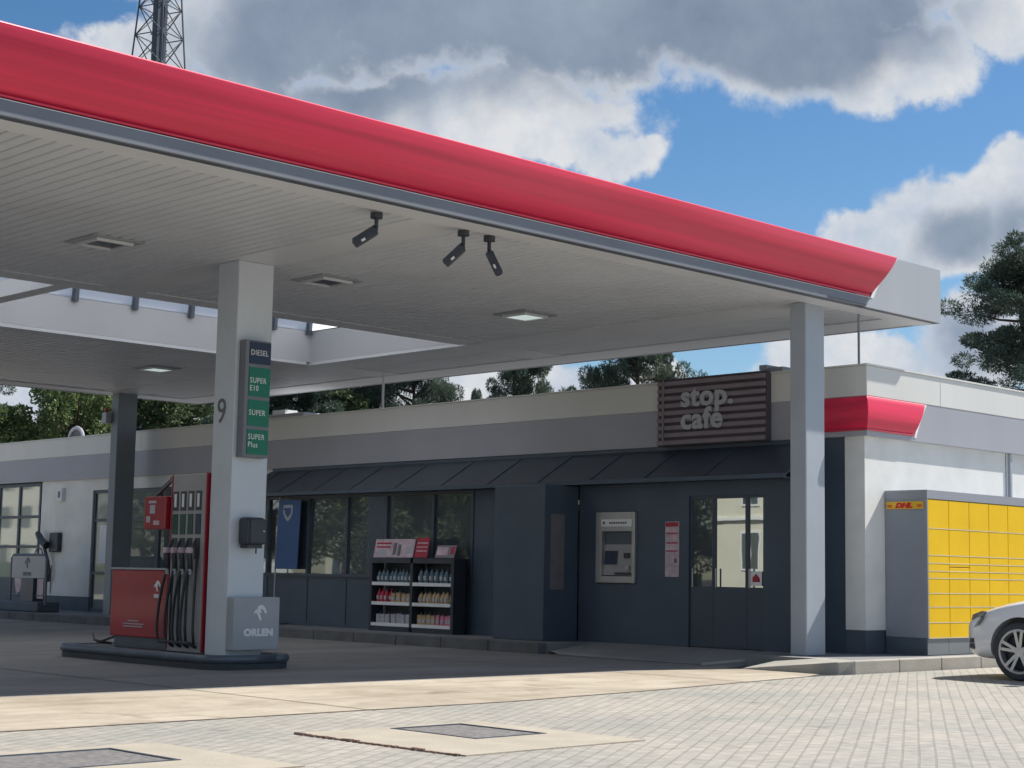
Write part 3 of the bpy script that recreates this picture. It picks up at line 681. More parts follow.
# awning
aw = t.part('awning', MB().add([(17.06,12.55,2.40),(17.84,12.55,2.86),(17.84,24.62,2.86),(17.06,24.62,2.40),(17.06,12.55,2.37),(17.84,12.55,2.83),(17.84,24.62,2.83),(17.06,24.62,2.37)],
            [(0,1,2,3),(7,6,5,4),(0,4,5,1),(1,5,6,2),(2,6,7,3),(3,7,4,0)]), M['awn'])
t.part('gutter', MB().box(17.03, 17.09, 12.54, 24.63, 2.36, 2.415), M['anth'], aw)
t.part('soffit_board', MB().box(17.09, 17.42, 12.63, 24.5, 2.362, 2.38), M['anth2'], aw)
for y in (13.9, 14.95, 15.97, 17.0, 18.08, 19.15, 20.25, 21.4, 22.4, 23.4, 24.3):
    t.part('rib', MB().bar((17.08, y, 2.412), (17.83, y, 2.857), .04, .02), M['anth2'], aw)
# shop-front panes
edges = [18.6, 19.51, 20.66, 21.68, 22.74, 23.9, 24.5]
for a, c in zip(edges[:-1], edges[1:]):
    wn = t.part('window', MB().box(17.285, 17.34, a-.028, a+.028, .98, 2.36).box(17.285, 17.34, a+.028, c-.028, .98, 1.03).box(17.285, 17.34, a+.028, c-.028, 2.31, 2.36), M['anth2'])
    t.part('pane', MB().box(17.325, 17.335, a+.03, c-.03, 1.03, 2.31), M['glass'], wn)
jn = MB()
for a in edges[1:-1]: jn.box(17.312, 17.3195, a-.008, a+.008, .2, .96)
for k in range(0, len(jn.v), 8): t.part('panel_groove', MB().add(jn.v[k:k+8], jn.f[:6]), M['rubber'])
# doors
for a, c, nm in ((13.06, 13.345, 0), (13.35, 13.90, 1), (13.905, 14.30, 2)):
    fr = MB(); fr.box(17.33, 17.38, a, a+.025, .16, 2.17).box(17.33, 17.38, c-.025, c, .16, 2.17).box(17.33, 17.38, a+.025, c-.025, .16, .96).box(17.33, 17.38, a+.025, c-.025, 2.13, 2.17)
    dr = t.part('door', fr, M['anth2'])
    t.part('pane', MB().box(17.35, 17.36, a+.02, c-.02, .95, 2.135), M['glass'] if nm == 2 else M['doorglass'], dr)
    t.part('handle', MB().tube([(17.30, c-.06, .95), (17.30, c-.06, 1.2)], .012, 8), M['steel'], dr)
t.part('door_sticker', MB().box(17.322, 17.326, 13.10, 13.28, .98, 1.17), M['paint'])
t.part('door_sticker_mark', MB().add([(17.32,13.13,1.03),(17.32,13.25,1.03),(17.32,13.25,1.09),(17.32,13.19,1.14),(17.32,13.13,1.08)], [(0,1,2,3,4)]), M['posterred'])
# panes along the long dark wall behind column and beside the white wall
def win(y0, y1, z0, z1, rows, mm='bglass', cols=1, low=None):
    fr = MB(); X = XW+.03
    fr.box(X, X+.06, y0, y0+.07, z0, z1).box(X, X+.06, y1-.07, y1, z0, z1).box(X+.001, X+.06, y0+.07, y1-.07, z1-.07, z1).box(X+.001, X+.06, y0+.07, y1-.07, z0, z0+.07)
    for z in rows: fr.box(X+.002, X+.055, y0+.07, y1-.07, z-.03, z+.03)
    cw = (y1-y0)/cols
    for k in range(1, cols): fr.box(X+.003, X+.058, y0+k*cw-.04, y0+k*cw+.04, z0+.07, z1-.07)
    wn = t.part('window', fr, M['anth2'])
    for k in range(cols):
        t.part('pane', MB().box(X+.03, X+.04, y0+k*cw+.04, y0+(k+1)*cw-.04, z0+.05, z1-.05), M[mm], wn)
win(33.25, 35.2, .75, 2.9, (2.16, 1.5), 'bglass', 2); win(35.3, 37.2, .75, 2.9, (2.16, 1.5), 'bglass', 2); win(37.3, 41, .75, 2.9, (2.16, 1.5), 'bglass', 3)
t.part('dark_sill_wall', MB().box(XW+.02, 18.1, 33.15, 48, .149, .75).box(XW+.035, 18.09, 41, 48, .75, 2.92), M['anth'])
win(30.1, 30.98, .15, 2.68, (2.05, .95), 'bglass'); win(28.5, 30.1, .15, 2.68, (2.05,), 'glass', 1); win(26.5, 28.5, .15, 2.68, (2.05,), 'glass', 2); win(24.6, 26.5, .15, 2.68, (2.05,), 'glass', 2)
t.part('door_notice', MB().box(XW+.02, XW+.028, 30.35, 30.68, 1.15, 1.95), M['paint'])
# things fixed to the side wall
t.part('downpipe', MB().box(21.51, 21.56, 11.86, 11.895, .37, 2.915), M['column'])
t.part('wall_joint', MB().box(21.44, 21.452, 11.895, 11.899, .37, 2.915), M['plinth'])

# letters sign stop.cafe
t = Thing('slatted_sign', 'dark slatted shop sign on the parapet with pale lowercase lettering', 'sign', (17.72, 14.3, 2.9))
t.part('back_board', MB().box(17.735, 17.83, 13.33, 15.24, 2.91, 3.86), M['slatback'])
for k in range(9):
    z = 2.925+.1045*k
    t.part('slat', MB().box(17.70, 17.735, 13.34, 15.235, z, z+.062), M['slat'], bevel=.006)
t.part('side_bracket', MB().box(17.685, 17.70, 15.10, 15.13, 2.92, 3.84), M['slat'])
t.part('lettering', text('stop.', .40, (17.697, 14.79, 3.455), '-x', .012, .013, sx=1.10, spacing=1.06), M['lettergrey'])
t.part('lettering', text('cafe', .40, (17.697, 14.79, 3.14), '-x', .012, .013, sx=1.10, spacing=1.06), M['lettergrey'])
single('roof_box', MB().box(17.98, 18.3, 13.25, 13.55, 3.70, 3.93).box(17.95,18.33,13.5,13.62,3.9,3.97), M['box'], 'small grey box on the roof edge beside the slatted sign', 'box')

# cash machine
t = Thing('cash_machine', 'steel framed cash machine set in the dark wall by the door', 'cash machine', (17.3, 15.6, .97))
fr = MB(); X = 17.255
fr.box(X, 17.33, 15.865, 15.98, .98, 1.97).box(X, 17.33, 15.24, 15.30, .98, 1.97).box(X+.001, 17.33, 15.30, 15.865, 1.70, 1.97).box(X+.001, 17.33, 15.30, 15.865, .98, 1.075)
t.part('frame', fr, M['steel'], bevel=.006)
t.part('recess', MB().box(17.33, 17.36, 15.30, 15.865, 1.075, 1.70), M['darksteel'])
t.part('fascia', MB().add([(17.30,15.30,1.13),(17.30,15.865,1.13),(17.325,15.865,1.52),(17.325,15.30,1.52),(17.275,15.30,1.09),(17.275,15.865,1.09)], [(0,1,2,3),(0,4,5,1)]), M['pumpgrey'])
t.part('screen', MB().add([(17.285,15.60,1.24),(17.285,15.84,1.24),(17.305,15.84,1.43),(17.305,15.60,1.43)], [(0,1,2,3)]), M['navy'])
t.part('keypad', MB().box(17.27, 17.30, 15.36, 15.44, 1.16, 1.22), M['steel'])
t.part('card_reader', MB().box(17.285, 17.32, 15.38, 15.47, 1.33, 1.40), M['black'])
t.part('cash_slot', MB().box(17.262, 17.30, 15.34, 15.62, 1.10, 1.13), M['black'])
hd = t.part('header_sign', MB().box(X-.012, X-.001, 15.29, 15.86, 1.77, 1.87), M['paint'])
nb = MB(); nb.box(X-.016, X-.0125, 15.79, 15.83, 1.80, 1.84)
for k in range(8): nb.box(X-.016, X-.0125, 15.68-.042*k, 15.708-.042*k, 1.805, 1.835)
t.part('mark', nb, M['numgrey'], hd)

# opening hours notice
t = Thing('notice_board', 'narrow pinkish notice on the dark wall between cash machine and door', 'notice', (17.3, 14.6, 1.08))
bd = t.part('board', MB().box(17.285, 17.298, 14.47, 14.71, 1.08, 1.83), M['pink'])
nb = MB(); nb.box(17.281, 17.2845, 14.48, 14.70, 1.76, 1.82)
for z in (1.66, 1.53, 1.42): nb.box(17.281, 17.2845, 14.49, 14.69, z, z+.018)
t.part('red_line', nb, M['posterred'], bd)
t.part('code_mark', MB().box(17.281, 17.2845, 14.50, 14.55, 1.27, 1.33), M['numgrey'], bd)

# ------------------------------------------------------------------ goods rack
t = Thing('goods_rack', 'black two bay outdoor rack with three pale shelf edges before the shop window', 'rack', (17.0, 19.6, .15))
fr = MB()
for y in (18.63, 19.58, 20.57): fr.box(16.93, 17.18, y-.028, y+.028, .15, 1.30)
fr.box(17.22, 17.24, 18.65, 20.54, .15, 1.28); fr.box(16.93, 17.24, 18.65, 20.54, 1.22, 1.30); fr.box(16.93, 17.24, 18.65, 20.535, .15, .22)
t.part('frame', fr, M['black'])
bays = [(19.615, 20.535), (18.66, 19.545)]; levels = [.26, .59, .90]
for (a, c) in bays:
    for z in levels:
        sh = t.part('shelf', MB().box(16.95, 17.22, a, c, z-.015, z), M['steel'])
        t.part('price_rail', MB().box(16.925, 16.948, a, c, z-.03, z+.022), M['paint'], sh)
# goods: one of each kind, then copies
def bottle_root(nm, lb, cat, col, capcol, h, r, square=False):
    t = Thing(nm, lb, cat, (0,0,0), local=True)
    if square: t.part('body', MB().box(-r, r, -r*.9, r*.9, 0, h*.82), col, bevel=.008)
    else: t.part('body', MB().lathe([(r*.95,0),(r,.02),(r,h*.62),(r*.75,h*.76),(r*.32,h*.84),(r*.32,h*.9)], (0,0,0), 'z', 14), col, smooth=True)
    t.part('cap', MB().lathe([(r*.36,h*.9 if not square else h*.82),(r*.36,h)], (0,0,0), 'z', 10), capcol)
    t.part('label_band', MB().box(-r-.003, -r*.6, -r*.55, r*.55, h*.25, h*.50), M['lettergrey'])
    return t.e
gm = dict(blue=mat('fluid_blue', (0.10,0.16,0.20), .25, 0, .3, 30), red=mat('bottle_red', (0.42,0.02,0.05), .3, 0, .2, 30), tan=mat('bottle_tan', (0.42,0.28,0.16), .4, 0, .3, 30),
          grey=mat('carton_grey', (0.42,0.38,0.44), .5, 0, .35, 40), pinkc=mat('carton_pink', (0.55,0.18,0.26), .5, 0, .4, 30), snackred=mat('packet_red', (0.16,0.02,0.035), .5, 0, .3, 30), ltan=mat('oil_gold', (0.46,0.33,0.18), .35, 0, .3, 30))
lay = [  # bay, level, kind, material, n, height, radius, description
 (0,2,'bottle','blue',9,.23,.040,'clear blue bottle'), (1,2,'bottle','blue',7,.25,.045,'tall dark tapered bottle'),
 (0,1,'bottle','red',4,.24,.042,'red oil bottle'), (0,1,'canister','tan',4,.20,.055,'tan oil can'),
 (1,1,'bottle','ltan',8,.21,.048,'golden oil bottle'), (0,0,'carton','grey',7,.20,.055,'pale grey carton'),
 (1,0,'canister','tan',4,.21,.052,'brown can'), (1,0,'carton','pinkc',4,.21,.048,'pink carton')]
fillpos = {}
names = {0:'far', 1:'near'}; lvn = {2:'top', 1:'middle', 0:'bottom'}
ordn = ['first','second','third','fourth','fifth','sixth','seventh','eighth','ninth']
for (bay, lv, kd, mk, n_, h, r, ds) in lay:
    a, c = bays[bay]; start = fillpos.get((bay, lv), c-.06)
    rest = sum(q[4]*q[6]*2.25 for q in lay if q[0] == bay and q[1] == lv)
    k_ = (c-a-.06)/rest
    step = r*2.25*k_
    proto = None
    for i in range(n_):
        y = start-step*(i+.5)
        lb = f"{ordn[i]} {ds} in its row, counted from the pump side, on the {lvn[lv]} shelf of the bay {'nearer the pump' if bay == 0 else 'nearer the door'}"
        lb = f"{ordn[i]} {ds} from the pump side, {lvn[lv]} shelf, {'pump' if bay == 0 else 'door'} side bay"
        if proto is None: o = proto = bottle_root(kd, lb, kd, gm[mk], M['black'] if mk != 'red' else M['posterred'], h, r, kd != 'bottle')
        else: o = copy_tree(proto); o['label'] = lb
        o['group'] = ds+'s on the rack'; o.location = (17.0+rnd.uniform(0,.03), y, levels[lv]); o.rotation_euler.z = rnd.uniform(-.15,.15)
        sc_ = rnd.uniform(.93,1.04); o.scale = (1,1,sc_)
    fillpos[(bay, lv)] = start-step*n_
# leaflets on the rack
def board(nm, y0, y1, z0, z1, base, lb, marks):
    t = Thing(nm, lb, 'poster', (16.98, (y0+y1)/2, z0), 'posters standing on the rack')
    bd = t.part('board', MB().add([(16.96,y0,z0),(16.96,y1,z0),(17.02,y1,z1),(17.02,y0,z1),(16.972,y0,z0),(16.972,y1,z0),(17.032,y1,z1),(17.032,y0,z1)], [(0,1,2,3),(7,6,5,4),(0,4,5,1),(1,5,6,2),(2,6,7,3),(3,7,4,0)]), M[base])
    for (u0,u1,v0,v1,mk) in marks:
        H = z1-z0; Y = y1-y0
        P = lambda u, v: (16.9585+.06*v, y1-u*Y, z0+v*H)
        t.part('print', MB().add([P(u0,v0),P(u1,v0),P(u1,v1),P(u0,v1)], [(0,1,2,3)]), M[mk], bd)
board('wide_poster', 19.60, 20.56, 1.31, 1.60, 'pink', 'wide pale poster with red stripes standing on the rack top', [(.04,.42,.72,.82,'posterred'),(.04,.40,.52,.62,'posterred'),(.48,.56,.15,.8,'numgrey'),(.60,.68,.1,.7,'numgrey'),(.8,.95,.2,.6,'lettergrey'),(.1,.32,.1,.4,'lettergrey')])
board('red_poster', 19.26, 19.56, 1.31, 1.62, 'posterred', 'small red poster with pale lines on the rack top', [(.1,.9,.7,.76,'pink'),(.1,.9,.5,.56,'pink'),(.1,.9,.3,.36,'pink')])
board('picture_poster', 18.64, 19.08, 1.31, 1.50, 'faded' if 'faded' in M else 'slat', 'small dim picture poster at the door end of the rack top', [(.05,.62,.2,.85,'pink'),(.75,.95,.3,.9,'posterred')])

# blue banner and red sign before the panes
t = Thing('banner', 'tall blue banner with a silver shield standing before the shop window', 'banner', (17.2, 23.2, .15))
t.part('cloth', MB().add([(17.17,22.86,1.10),(17.17,23.50,1.10),(17.17,23.42,2.30),(17.17,22.80,2.28),(17.18,22.86,1.10),(17.18,23.50,1.10),(17.18,23.42,2.30),(17.18,22.80,2.28)],
       [(0,1,2,3),(7,6,5,4),(0,4,5,1),(1,5,6,2),(2,6,7,3),(3,7,4,0)]), M['blue'])
t.part('pole', MB().tube([(17.19,23.52,.15),(17.19,23.50,1.3),(17.19,23.43,2.34)], .012, 6), M['lettergrey'])
t.part('emblem', flat_poly([(0,1),(.1,1.05),(.9,1.05),(1,1),(1,.55),(.8,.2),(.5,0),(.2,.2),(0,.55),(.0,.75),(.12,.72),(.2,.5),(.5,.22),(.8,.5),(.85,.85),(.15,.85),(0,.8)], (17.168, 23.29, 1.92), .27, '-x', .004), M['lettergrey'])
t.part('foot', MB().box(17.1, 17.28, 23.2, 23.6, .15, .18), M['darksteel'])
t = Thing('red_sign', 'narrow red sign behind the pale column, before the shop window', 'sign', (17.2, 23.97, .15))
t.part('panel', MB().box(17.18, 17.19, 23.90, 24.10, 1.42, 2.14), M['pumpred']); t.part('post', MB().box(17.19, 17.21, 23.98, 24.01, .15, 1.45), M['darksteel'])

# air hose on the white wall
t = Thing('air_hose', 'black nozzle and looped hose bracket on the white wall', 'hose holder', (17.85, 32.5, 1.5))
t.part('bracket', MB().box(17.78, 17.895, 32.18, 32.55, 1.38, 1.80), M['black'], bevel=.02)
t.part('head', MB().tube([(17.74,32.55,1.52),(17.72,32.75,1.62),(17.72,32.86,1.72),(17.72,32.94,1.79)], [.09,.08,.07,.06], 10), M['black'])
lpn = [(17.72, 32.85+.17*math.cos(a*math.pi/8), 1.30+.17*math.sin(a*math.pi/8)) for a in range(17)]
t.part('hose', MB().tube(lpn, .015, 6), M['numgrey']); t.part('hose', MB().tube([(17.74,32.7,1.55),(17.76,32.52,1.2),(17.78,32.45,.95),(17.8,32.52,.75)], .035, 7), M['black'])
t.part('pipe', MB().tube([(17.87,32.55,1.1),(17.87,32.55,.5)], .010, 6), M['numgrey'])
t = Thing('wall_lamp', 'small white box lamp high on the white wall', 'lamp', (17.85, 32.3, 2.5))
t.part('casing', MB().box(17.80, 17.895, 32.13, 32.36, 2.47, 2.75), M['paint'], bevel=.012)
t.part('lens', MB().box(17.792, 17.80, 32.2, 32.28, 2.55, 2.68), M['numgrey'])
# stand by the left windows
t = Thing('display_stand', 'grey framed stand with a dark bird emblem before the end windows', 'stand', (16.6, 31.2, .15))
fpts = [(16.6,30.42,.3),(16.6,30.42,1.22),(16.6,30.5,1.30),(16.6,31.8,1.30),(16.6,31.88,1.22),(16.6,31.88,.3)]
t.part('frame', MB().tube(fpts, .028, 8), M['darksteel'])
pn = t.part('panel', MB().box(16.585, 16.605, 30.46, 31.84, .83, 1.28), M['box'])
t.part('emblem', flat_poly(EAGLE, (16.584, 31.30, 1.03), .22, '-x'), M['numgrey'], pn)
t.part('lettering', text('ORLEN', .10, (16.582, 31.37, .88), '-x', .003, .004, sx=1.1), M['numgrey'], pn)
t.part('crossbar', MB().tube([(16.6,30.42,.48),(16.6,31.88,.48)], .018, 6), M['darksteel'])
t.part('bin', MB().box(16.55, 16.8, 30.85, 31.35, .3, .83), M['anth2'])
t.part('card', MB().add([(16.59,31.72,.82),(16.59,31.38,.82),(16.59,31.46,.56),(16.59,31.62,.50)], [(0,1,2,3)]), M['pink'])
t.part('card', MB().box(16.588,16.592,30.5,30.75,.42,.82), M['pink'])
t.part('base', MB().box(16.45, 16.95, 30.45, 33.2, .15, .36), M['plinth'], bevel=.03)

# sensor box on the far column
t = Thing('column_sensor', 'small grey sensor box with a red top on the distant column', 'sensor', (17.0, 29.1, 4.0))
t.part('box', MB().box(16.93, 17.06, 28.95, 29.12, 3.92, 4.14), M['column'], bevel=.01); t.part('beacon', MB().lathe([(.04,0),(.04,.06),(.015,.09)], (16.99,29.04,4.14), 'z', 12), M['posterred'])

# roof items
single('roof_mast', MB().tube([(18.0,12.05,3.6),(18.0,12.05,4.9)], .018, 6), M['mastlight'], 'thin grey mast rising from the shop roof corner', 'mast')
single('roof_pole', MB().tube([(18.5,22.28,3.65),(18.5,22.28,4.9)], .022, 6), M['paint'], 'short white pole on the roof before the trees', 'pole')
t = Thing('roof_vent', 'low pale flat vent housing on the roof behind the pale column', 'vent', (19.5, 25.5, 3.7))
t.part('housing', MB().box(18.5, 19.4, 24.6, 26.4, 3.66, 4.02), M['white'], bevel=.03); t.part('cap', MB().box(18.9, 19.2, 25.7, 26.1, 4.02, 4.16), M['paint'])
t = Thing('satellite_dish', 'round pale dish edge peeping over the shop parapet', 'dish', (18.5, 32.8, 3.7))
t.part('reflector', MB().tube([(18.4, 32.7+.30*math.cos(a*math.pi/12), 3.86+.27*math.sin(a*math.pi/12)) for a in range(13)], .04, 8), M['lettergrey'])
t.part('dish_back', MB().lathe([(.001,.05),(.27,0),(.27,.02)], (18.42, 32.7, 3.86), 'x', 20), M['numgrey']); t.part('post', MB().tube([(18.5,32.7,3.6),(18.5,32.7,3.9)], .03, 6), M['steel'])

# ------------------------------------------------------------------ parcel locker
t = Thing('parcel_locker', 'wide parcel locker with yellow doors in a grey cabinet by the white wall', 'locker', (18.37, 11.28, .15))
LX0, LX1, LY0, LY1 = 18.335, 23.86, 11.28, 11.895
t.part('cabinet', MB().box(LX0, LX1, LY0+.02, LY1, .37, 2.20), M['lockerside'], bevel=.004)
t.part('base', MB().box(LX0+.005, LX1-.005, LY0+.022, LY1, .15, .369), M['plinth'])
fr = MB(); fr.box(LX0-.004, LX1, LY0-.01, LY1, 2.125, 2.235); fr.box(LX0-.003, LX0+.014, LY0-.008, LY0+.03, .37, 2.124)
t.part('frame', fr, M['locker'])
kp = MB()
for k in range(11): kp.box(LX0+.005+.5*k, LX0+.498+.5*k, LY0+.006, LY0+.0215, .16, .365)
t.part('kick_plate', kp, mat('kick_grey', (0.19,0.205,0.215), .5, 0, .05, 3))
zr = [.37, .562, .757, .93, 1.12, 1.21, 1.31, 1.41, 1.75, 2.12]
zr2 = [.37, .562, .757, .93, 1.12, 1.265, 1.41, 1.75, 2.12]
for cidx in range(10):
    rows = zr if cidx % 4 != 1 else zr2
    x0 = LX0+.018+.5*cidx; x1 = x0+.497
    for z0, z1 in zip(rows[:-1], rows[1:]):
        t.part('locker_door', MB().box(x0+.004, x1-.004, LY0-.006, LY0+.019, z0+.006, z1-.006), M['yellow'], bevel=.004)
        if len(t.e.children) > 95: break
sunedgem = mat('sunlit_edge', (0.80,0.74,0.50), .5, 0, .05, 3)  # pale bars paint the sun catching the horizontal door edges
sunedges = MB()
for z in zr[:-1]: sunedges.box(LX0+.02, LX1-.02, LY0-.009, LY0+.015, z-.004, z+.005)
t.part('sunlit_edge', sunedges, sunedgem)
t.part('backing', MB().box(LX0+.015, LX1-.01, LY0+.0165, LY0+.0195, .37, 2.124), mat('gap_ochre', (0.45,0.30,0.05), .6, 0, .1, 3))
sg = t.part('side_sign', MB().box(LX0-.014, LX0-.0045, LY0+.04, LY1-.03, 1.995, 2.09), M['yellowsign'])
t.part('lettering', text('DHL', .085, (LX0-.0145, LY1-.165, 2.012), '-x', .003, .006, shear=.3, sx=1.45), M['dhlred'], sg)
lb_ = MB()
for z in (2.018, 2.030, 2.042): lb_.box(LX0-.018, LX0-.0145, LY0+.06, LY0+.13, z, z+.006).box(LX0-.018, LX0-.0145, LY1-.12, LY1-.05, z, z+.006)
t.part('stripe', lb_, M['dhlred'], sg)

# ------------------------------------------------------------------ car (local: nose toward +x, origin at ground under the nose)
car = Thing('parked_car', 'silver white car parked nose in by the yellow locker, cut by the photo edge', 'car', (17.72, 10.03, .004), local=True, rz=R_(90))
st_ = [(0.0,.50,.60),(-.05,.66,.66),(-.16,.78,.71),(-.38,.855,.80),(-.70,.895,.875),(-1.05,.90,.925),(-1.40,.90,.95),(-2.2,.90,.95),(-3.2,.90,.97),(-3.8,.87,.98),(-4.15,.80,.95),(-4.28,.66,.86)]
vs = []; ring = 0
for (x, w_, top) in st_:
    zb = .20 if -4.1 < x < -.1 else .26
    half = [(0,zb),(w_*.80,zb),(w_*.965,zb+.06),(w_,.40),(w_,.56),(w_*.985,min(.66,top-.07)),(w_*.955,top-.055),(w_*.86,top-.012),(w_*.45,top+.03),(0,top+.042)]
    sec = half + [(-y, z) for (y, z) in half[-2:0:-1]]
    ring = len(sec); vs += [(x, y, z) for (y, z) in sec]
fs = [(i*ring+k, i*ring+(k+1) % ring, (i+1)*ring+(k+1) % ring, (i+1)*ring+k) for i in range(len(st_)-1) for k in range(ring)]
fs += [tuple(range(ring)), tuple((len(st_)-1)*ring+k for k in range(ring))[::-1]]
me = bpy.data.meshes.new('body'); me.from_pydata(vs, [], fs); me.update()
tmp = link('tmp', me, None); sm = tmp.modifiers.new('s', 'SUBSURF'); sm.levels = sm.render_levels = 2
cut = MB()
for wx in (-.82, -3.44): cut.lathe([(.375,-1.1),(.375,1.1)], (wx, 0, .325), 'y', 40)
co = link('cut', mesh(cut), None)
bo = tmp.modifiers.new('b', 'BOOLEAN'); bo.object = co; bo.operation = 'DIFFERENCE'; bo.solver = 'EXACT'
bpy.context.view_layer.update(); dg = bpy.context.evaluated_depsgraph_get()
bm_ = bpy.data.meshes.new_from_object(tmp.evaluated_get(dg)); bpy.data.objects.remove(tmp); bpy.data.objects.remove(co); bm_.name = 'body'
body = car.part('body', bm_, M['carwhite'], recalc=False)
bm_.polygons.foreach_set('use_smooth', [True]*len(bm_.polygons))
try: bm_.set_sharp_from_angle(angle=R_(40))
except Exception: pass
car.part('arch_liner', MB().box(-1.19,-.45,-.70,.70,.25,.70).box(-3.82,-3.08,-.70,.70,.25,.70), M['rubber'])
gh = MB()
gst = [(-1.30,.74,.90,.92),(-1.75,.66,.90,1.20),(-2.15,.60,.90,1.40),(-2.7,.58,.90,1.46),(-3.4,.57,.9,1.43),(-3.85,.58,.9,1.28),(-4.12,.62,.88,.96)]
vs = []
for (x, wt, zb, zt_) in gst: vs += [(x,-.86,zb),(x,-wt,zt_-.04),(x,-wt*.8,zt_),(x,wt*.8,zt_),(x,wt,zt_-.04),(x,.86,zb)]
gh.add(vs, [(i*6+k, i*6+k+1, (i+1)*6+k+1, (i+1)*6+k) for i in range(len(gst)-1) for k in range(5)]+[(0,1,2,3,4,5), tuple(6*(len(gst)-1)+k for k in range(6))[::-1]])
car.part('window', gh, M['carglass'])
rf = MB(); vs = []
for (x, wt, zt_) in ((-2.1,.62,1.395),(-2.7,.61,1.475),(-3.4,.60,1.445),(-3.8,.60,1.33)): vs += [(x,-wt,zt_-.03),(x,-wt*.75,zt_+.015),(x,wt*.75,zt_+.015),(x,wt,zt_-.03)]
rf.add(vs, [(i*4+k, i*4+k+1, (i+1)*4+k+1, (i+1)*4+k) for i in range(3) for k in range(3)])
car.part('roof', rf, M['carwhite'], smooth=True)
for sy in (-1, 1):
    nmz = 'headlight'
    hl = MB(); hl.add([(-.13,sy*.715,.535),(-.065,sy*.60,.545),(-.09,sy*.62,.655),(-.19,sy*.755,.71),(-.36,sy*.848,.755),(-.43,sy*.872,.75),(-.31,sy*.845,.60)], [(0,1,2,3,4,5,6)])
    hl2 = MB(); 
    vsl = [Vector(v) for v in hl.v]
    out = [v+Vector((.012,sy*.010,.0)) for v in vsl]; nn = len(vsl)
    hl2.add([tuple(v) for v in vsl]+[tuple(v) for v in out], [tuple(range(nn)), tuple(range(nn,2*nn))[::-1]]+[(i,(i+1)%nn,nn+(i+1)%nn,nn+i) for i in range(nn)])
    h_ = car.part('headlight', hl2, M['lampglass'], bevel=.004)
    car.part('fog_intake', MB().prism([(q[0], sy*q[1]) for q in ((-.03,.50),(-.055,.635),(-.125,.735),(-.21,.795),(-.24,.5))], .32, .46), M['black'], bevel=.02)
    car.part('intake_bar', MB().prism([(q[0], sy*q[1]) for q in ((-.025,.50),(-.05,.64),(-.12,.74),(-.205,.80),(-.24,.5))], .385, .398), M['alloy'])
    car.part('mirror', MB().box(-1.55,-1.38,min(sy*.90,sy*1.04),max(sy*.90,sy*1.04),.93,1.04), M['carwhite'], bevel=.03)
    for wx in (-.82, -3.44):
        y0 = sy*.80
        wh = car.part('wheel', MB().lathe([(.20,-.10*sy),(.29,-.105*sy),(.32,-.07*sy),(.32,.07*sy),(.30,.098*sy),(.235,.102*sy),(.235,.06*sy),(.20,-.0*sy)], (wx, y0, .322), 'y', 40), M['rubber'], smooth=False)
        rim = MB(); rim.lathe([(.236,.09*sy),(.246,.104*sy),(.222,.106*sy),(.210,.07*sy),(.212,.0)], (wx, y0, .322), 'y', 40, cap=False)
        rr = car.part('rim', rim, M['alloy'], wh)
        sp = MB()
        for k in range(5):
            a = 2*math.pi*k/5+.3
            for da in (-.16, .16):
                p0 = Vector((wx+.05*math.cos(a+da*1.3), y0+sy*.085, .322+.05*math.sin(a+da*1.3))); p1 = Vector((wx+.222*math.cos(a+da*1.15), y0+sy*.095, .322+.222*math.sin(a+da*1.15)))
                sp.bar(p0, p1, .034, .02, up=(0,1,0))
        sp.lathe([(.06,.07*sy),(.055,.097*sy),(.001,.10*sy)], (wx, y0, .322), 'y', 20)
        car.part('spokes', sp, M['alloy'], wh)
        car.part('brake_disc', MB().lathe([(.001,.02*sy),(.15,.02*sy),(.15,.035*sy),(.001,.036*sy)], (wx, y0, .322), 'y', 24), M['rubber'], wh)
car.part('grille', MB().box(-.05,.006,-.42,.42,.36,.56), M['black'], bevel=.01)
car.part('door_line', MB().box(-2.62,-2.60,-.9035,-.898,.32,.92).box(-1.52,-1.505,-.9035,-.898,.34,.90).box(-2.62,-2.60,.898,.9035,.32,.92).box(-1.52,-1.505,.898,.9035,.34,.90), M['rubber'])

# ------------------------------------------------------------------ lattice tower
TX, TY = 49.85, 81.25
t = Thing('radio_mast', 'steel lattice mast with a dark cable core rising behind the canopy', 'mast', (TX, TY, 0))
def Rz(z): return max(.35, 1.45-(z-31)*.10)
legs = []
a0 = R_(-46+20)
for k in range(4):
    aa = a0+k*math.pi/2; legs.append(aa)
    t.part('leg', MB().tube([(TX+Rz(z)*math.cos(aa), TY+Rz(z)*math.sin(aa), z) for z in (0, 15, 30, 44)], .055, 6), M['mastgrey'])
bz = [0]
while bz[-1] < 42: bz.append(bz[-1]+Rz(bz[-1])*1.25)
lat = MB()
P = lambda aa, z: (TX+Rz(z)*math.cos(aa), TY+Rz(z)*math.sin(aa), z)
for z0, z1 in zip(bz[:-1], bz[1:]):
    for k in range(4):
        A, B_ = legs[k], legs[(k+1) % 4]
        lat.bar(P(A,z0), P(B_,z1), .05); lat.bar(P(B_,z0), P(A,z1), .05); lat.bar(P(A,z0), P(B_,z0), .05)
t.part('bracing', lat, M['mastgrey'])
for k, (dx, r, mm) in enumerate(((-.28,.16,'mastgrey'),(-.06,.13,'mastlight'),(.14,.12,'mastgrey'),(.33,.10,'mastlight'))):
    cx = TX+dx*.70; cyy = TY-dx*.71
    t.part('cable_tube', MB().tube([(cx,cyy,0),(cx,cyy,43)], r, 10), M[mm])
rg = MB()
for z in range(20, 42):
    rg.bar((TX-.38, TY+.36, z*1.0), (TX+.34, TY-.34, z*1.0), .06, .05); rg.bar((TX-.3, TY+.26, z+.5), (TX+.26, TY-.26, z+.5), .04, .04)
t.part('ladder_rung', rg, M['mastgrey'])

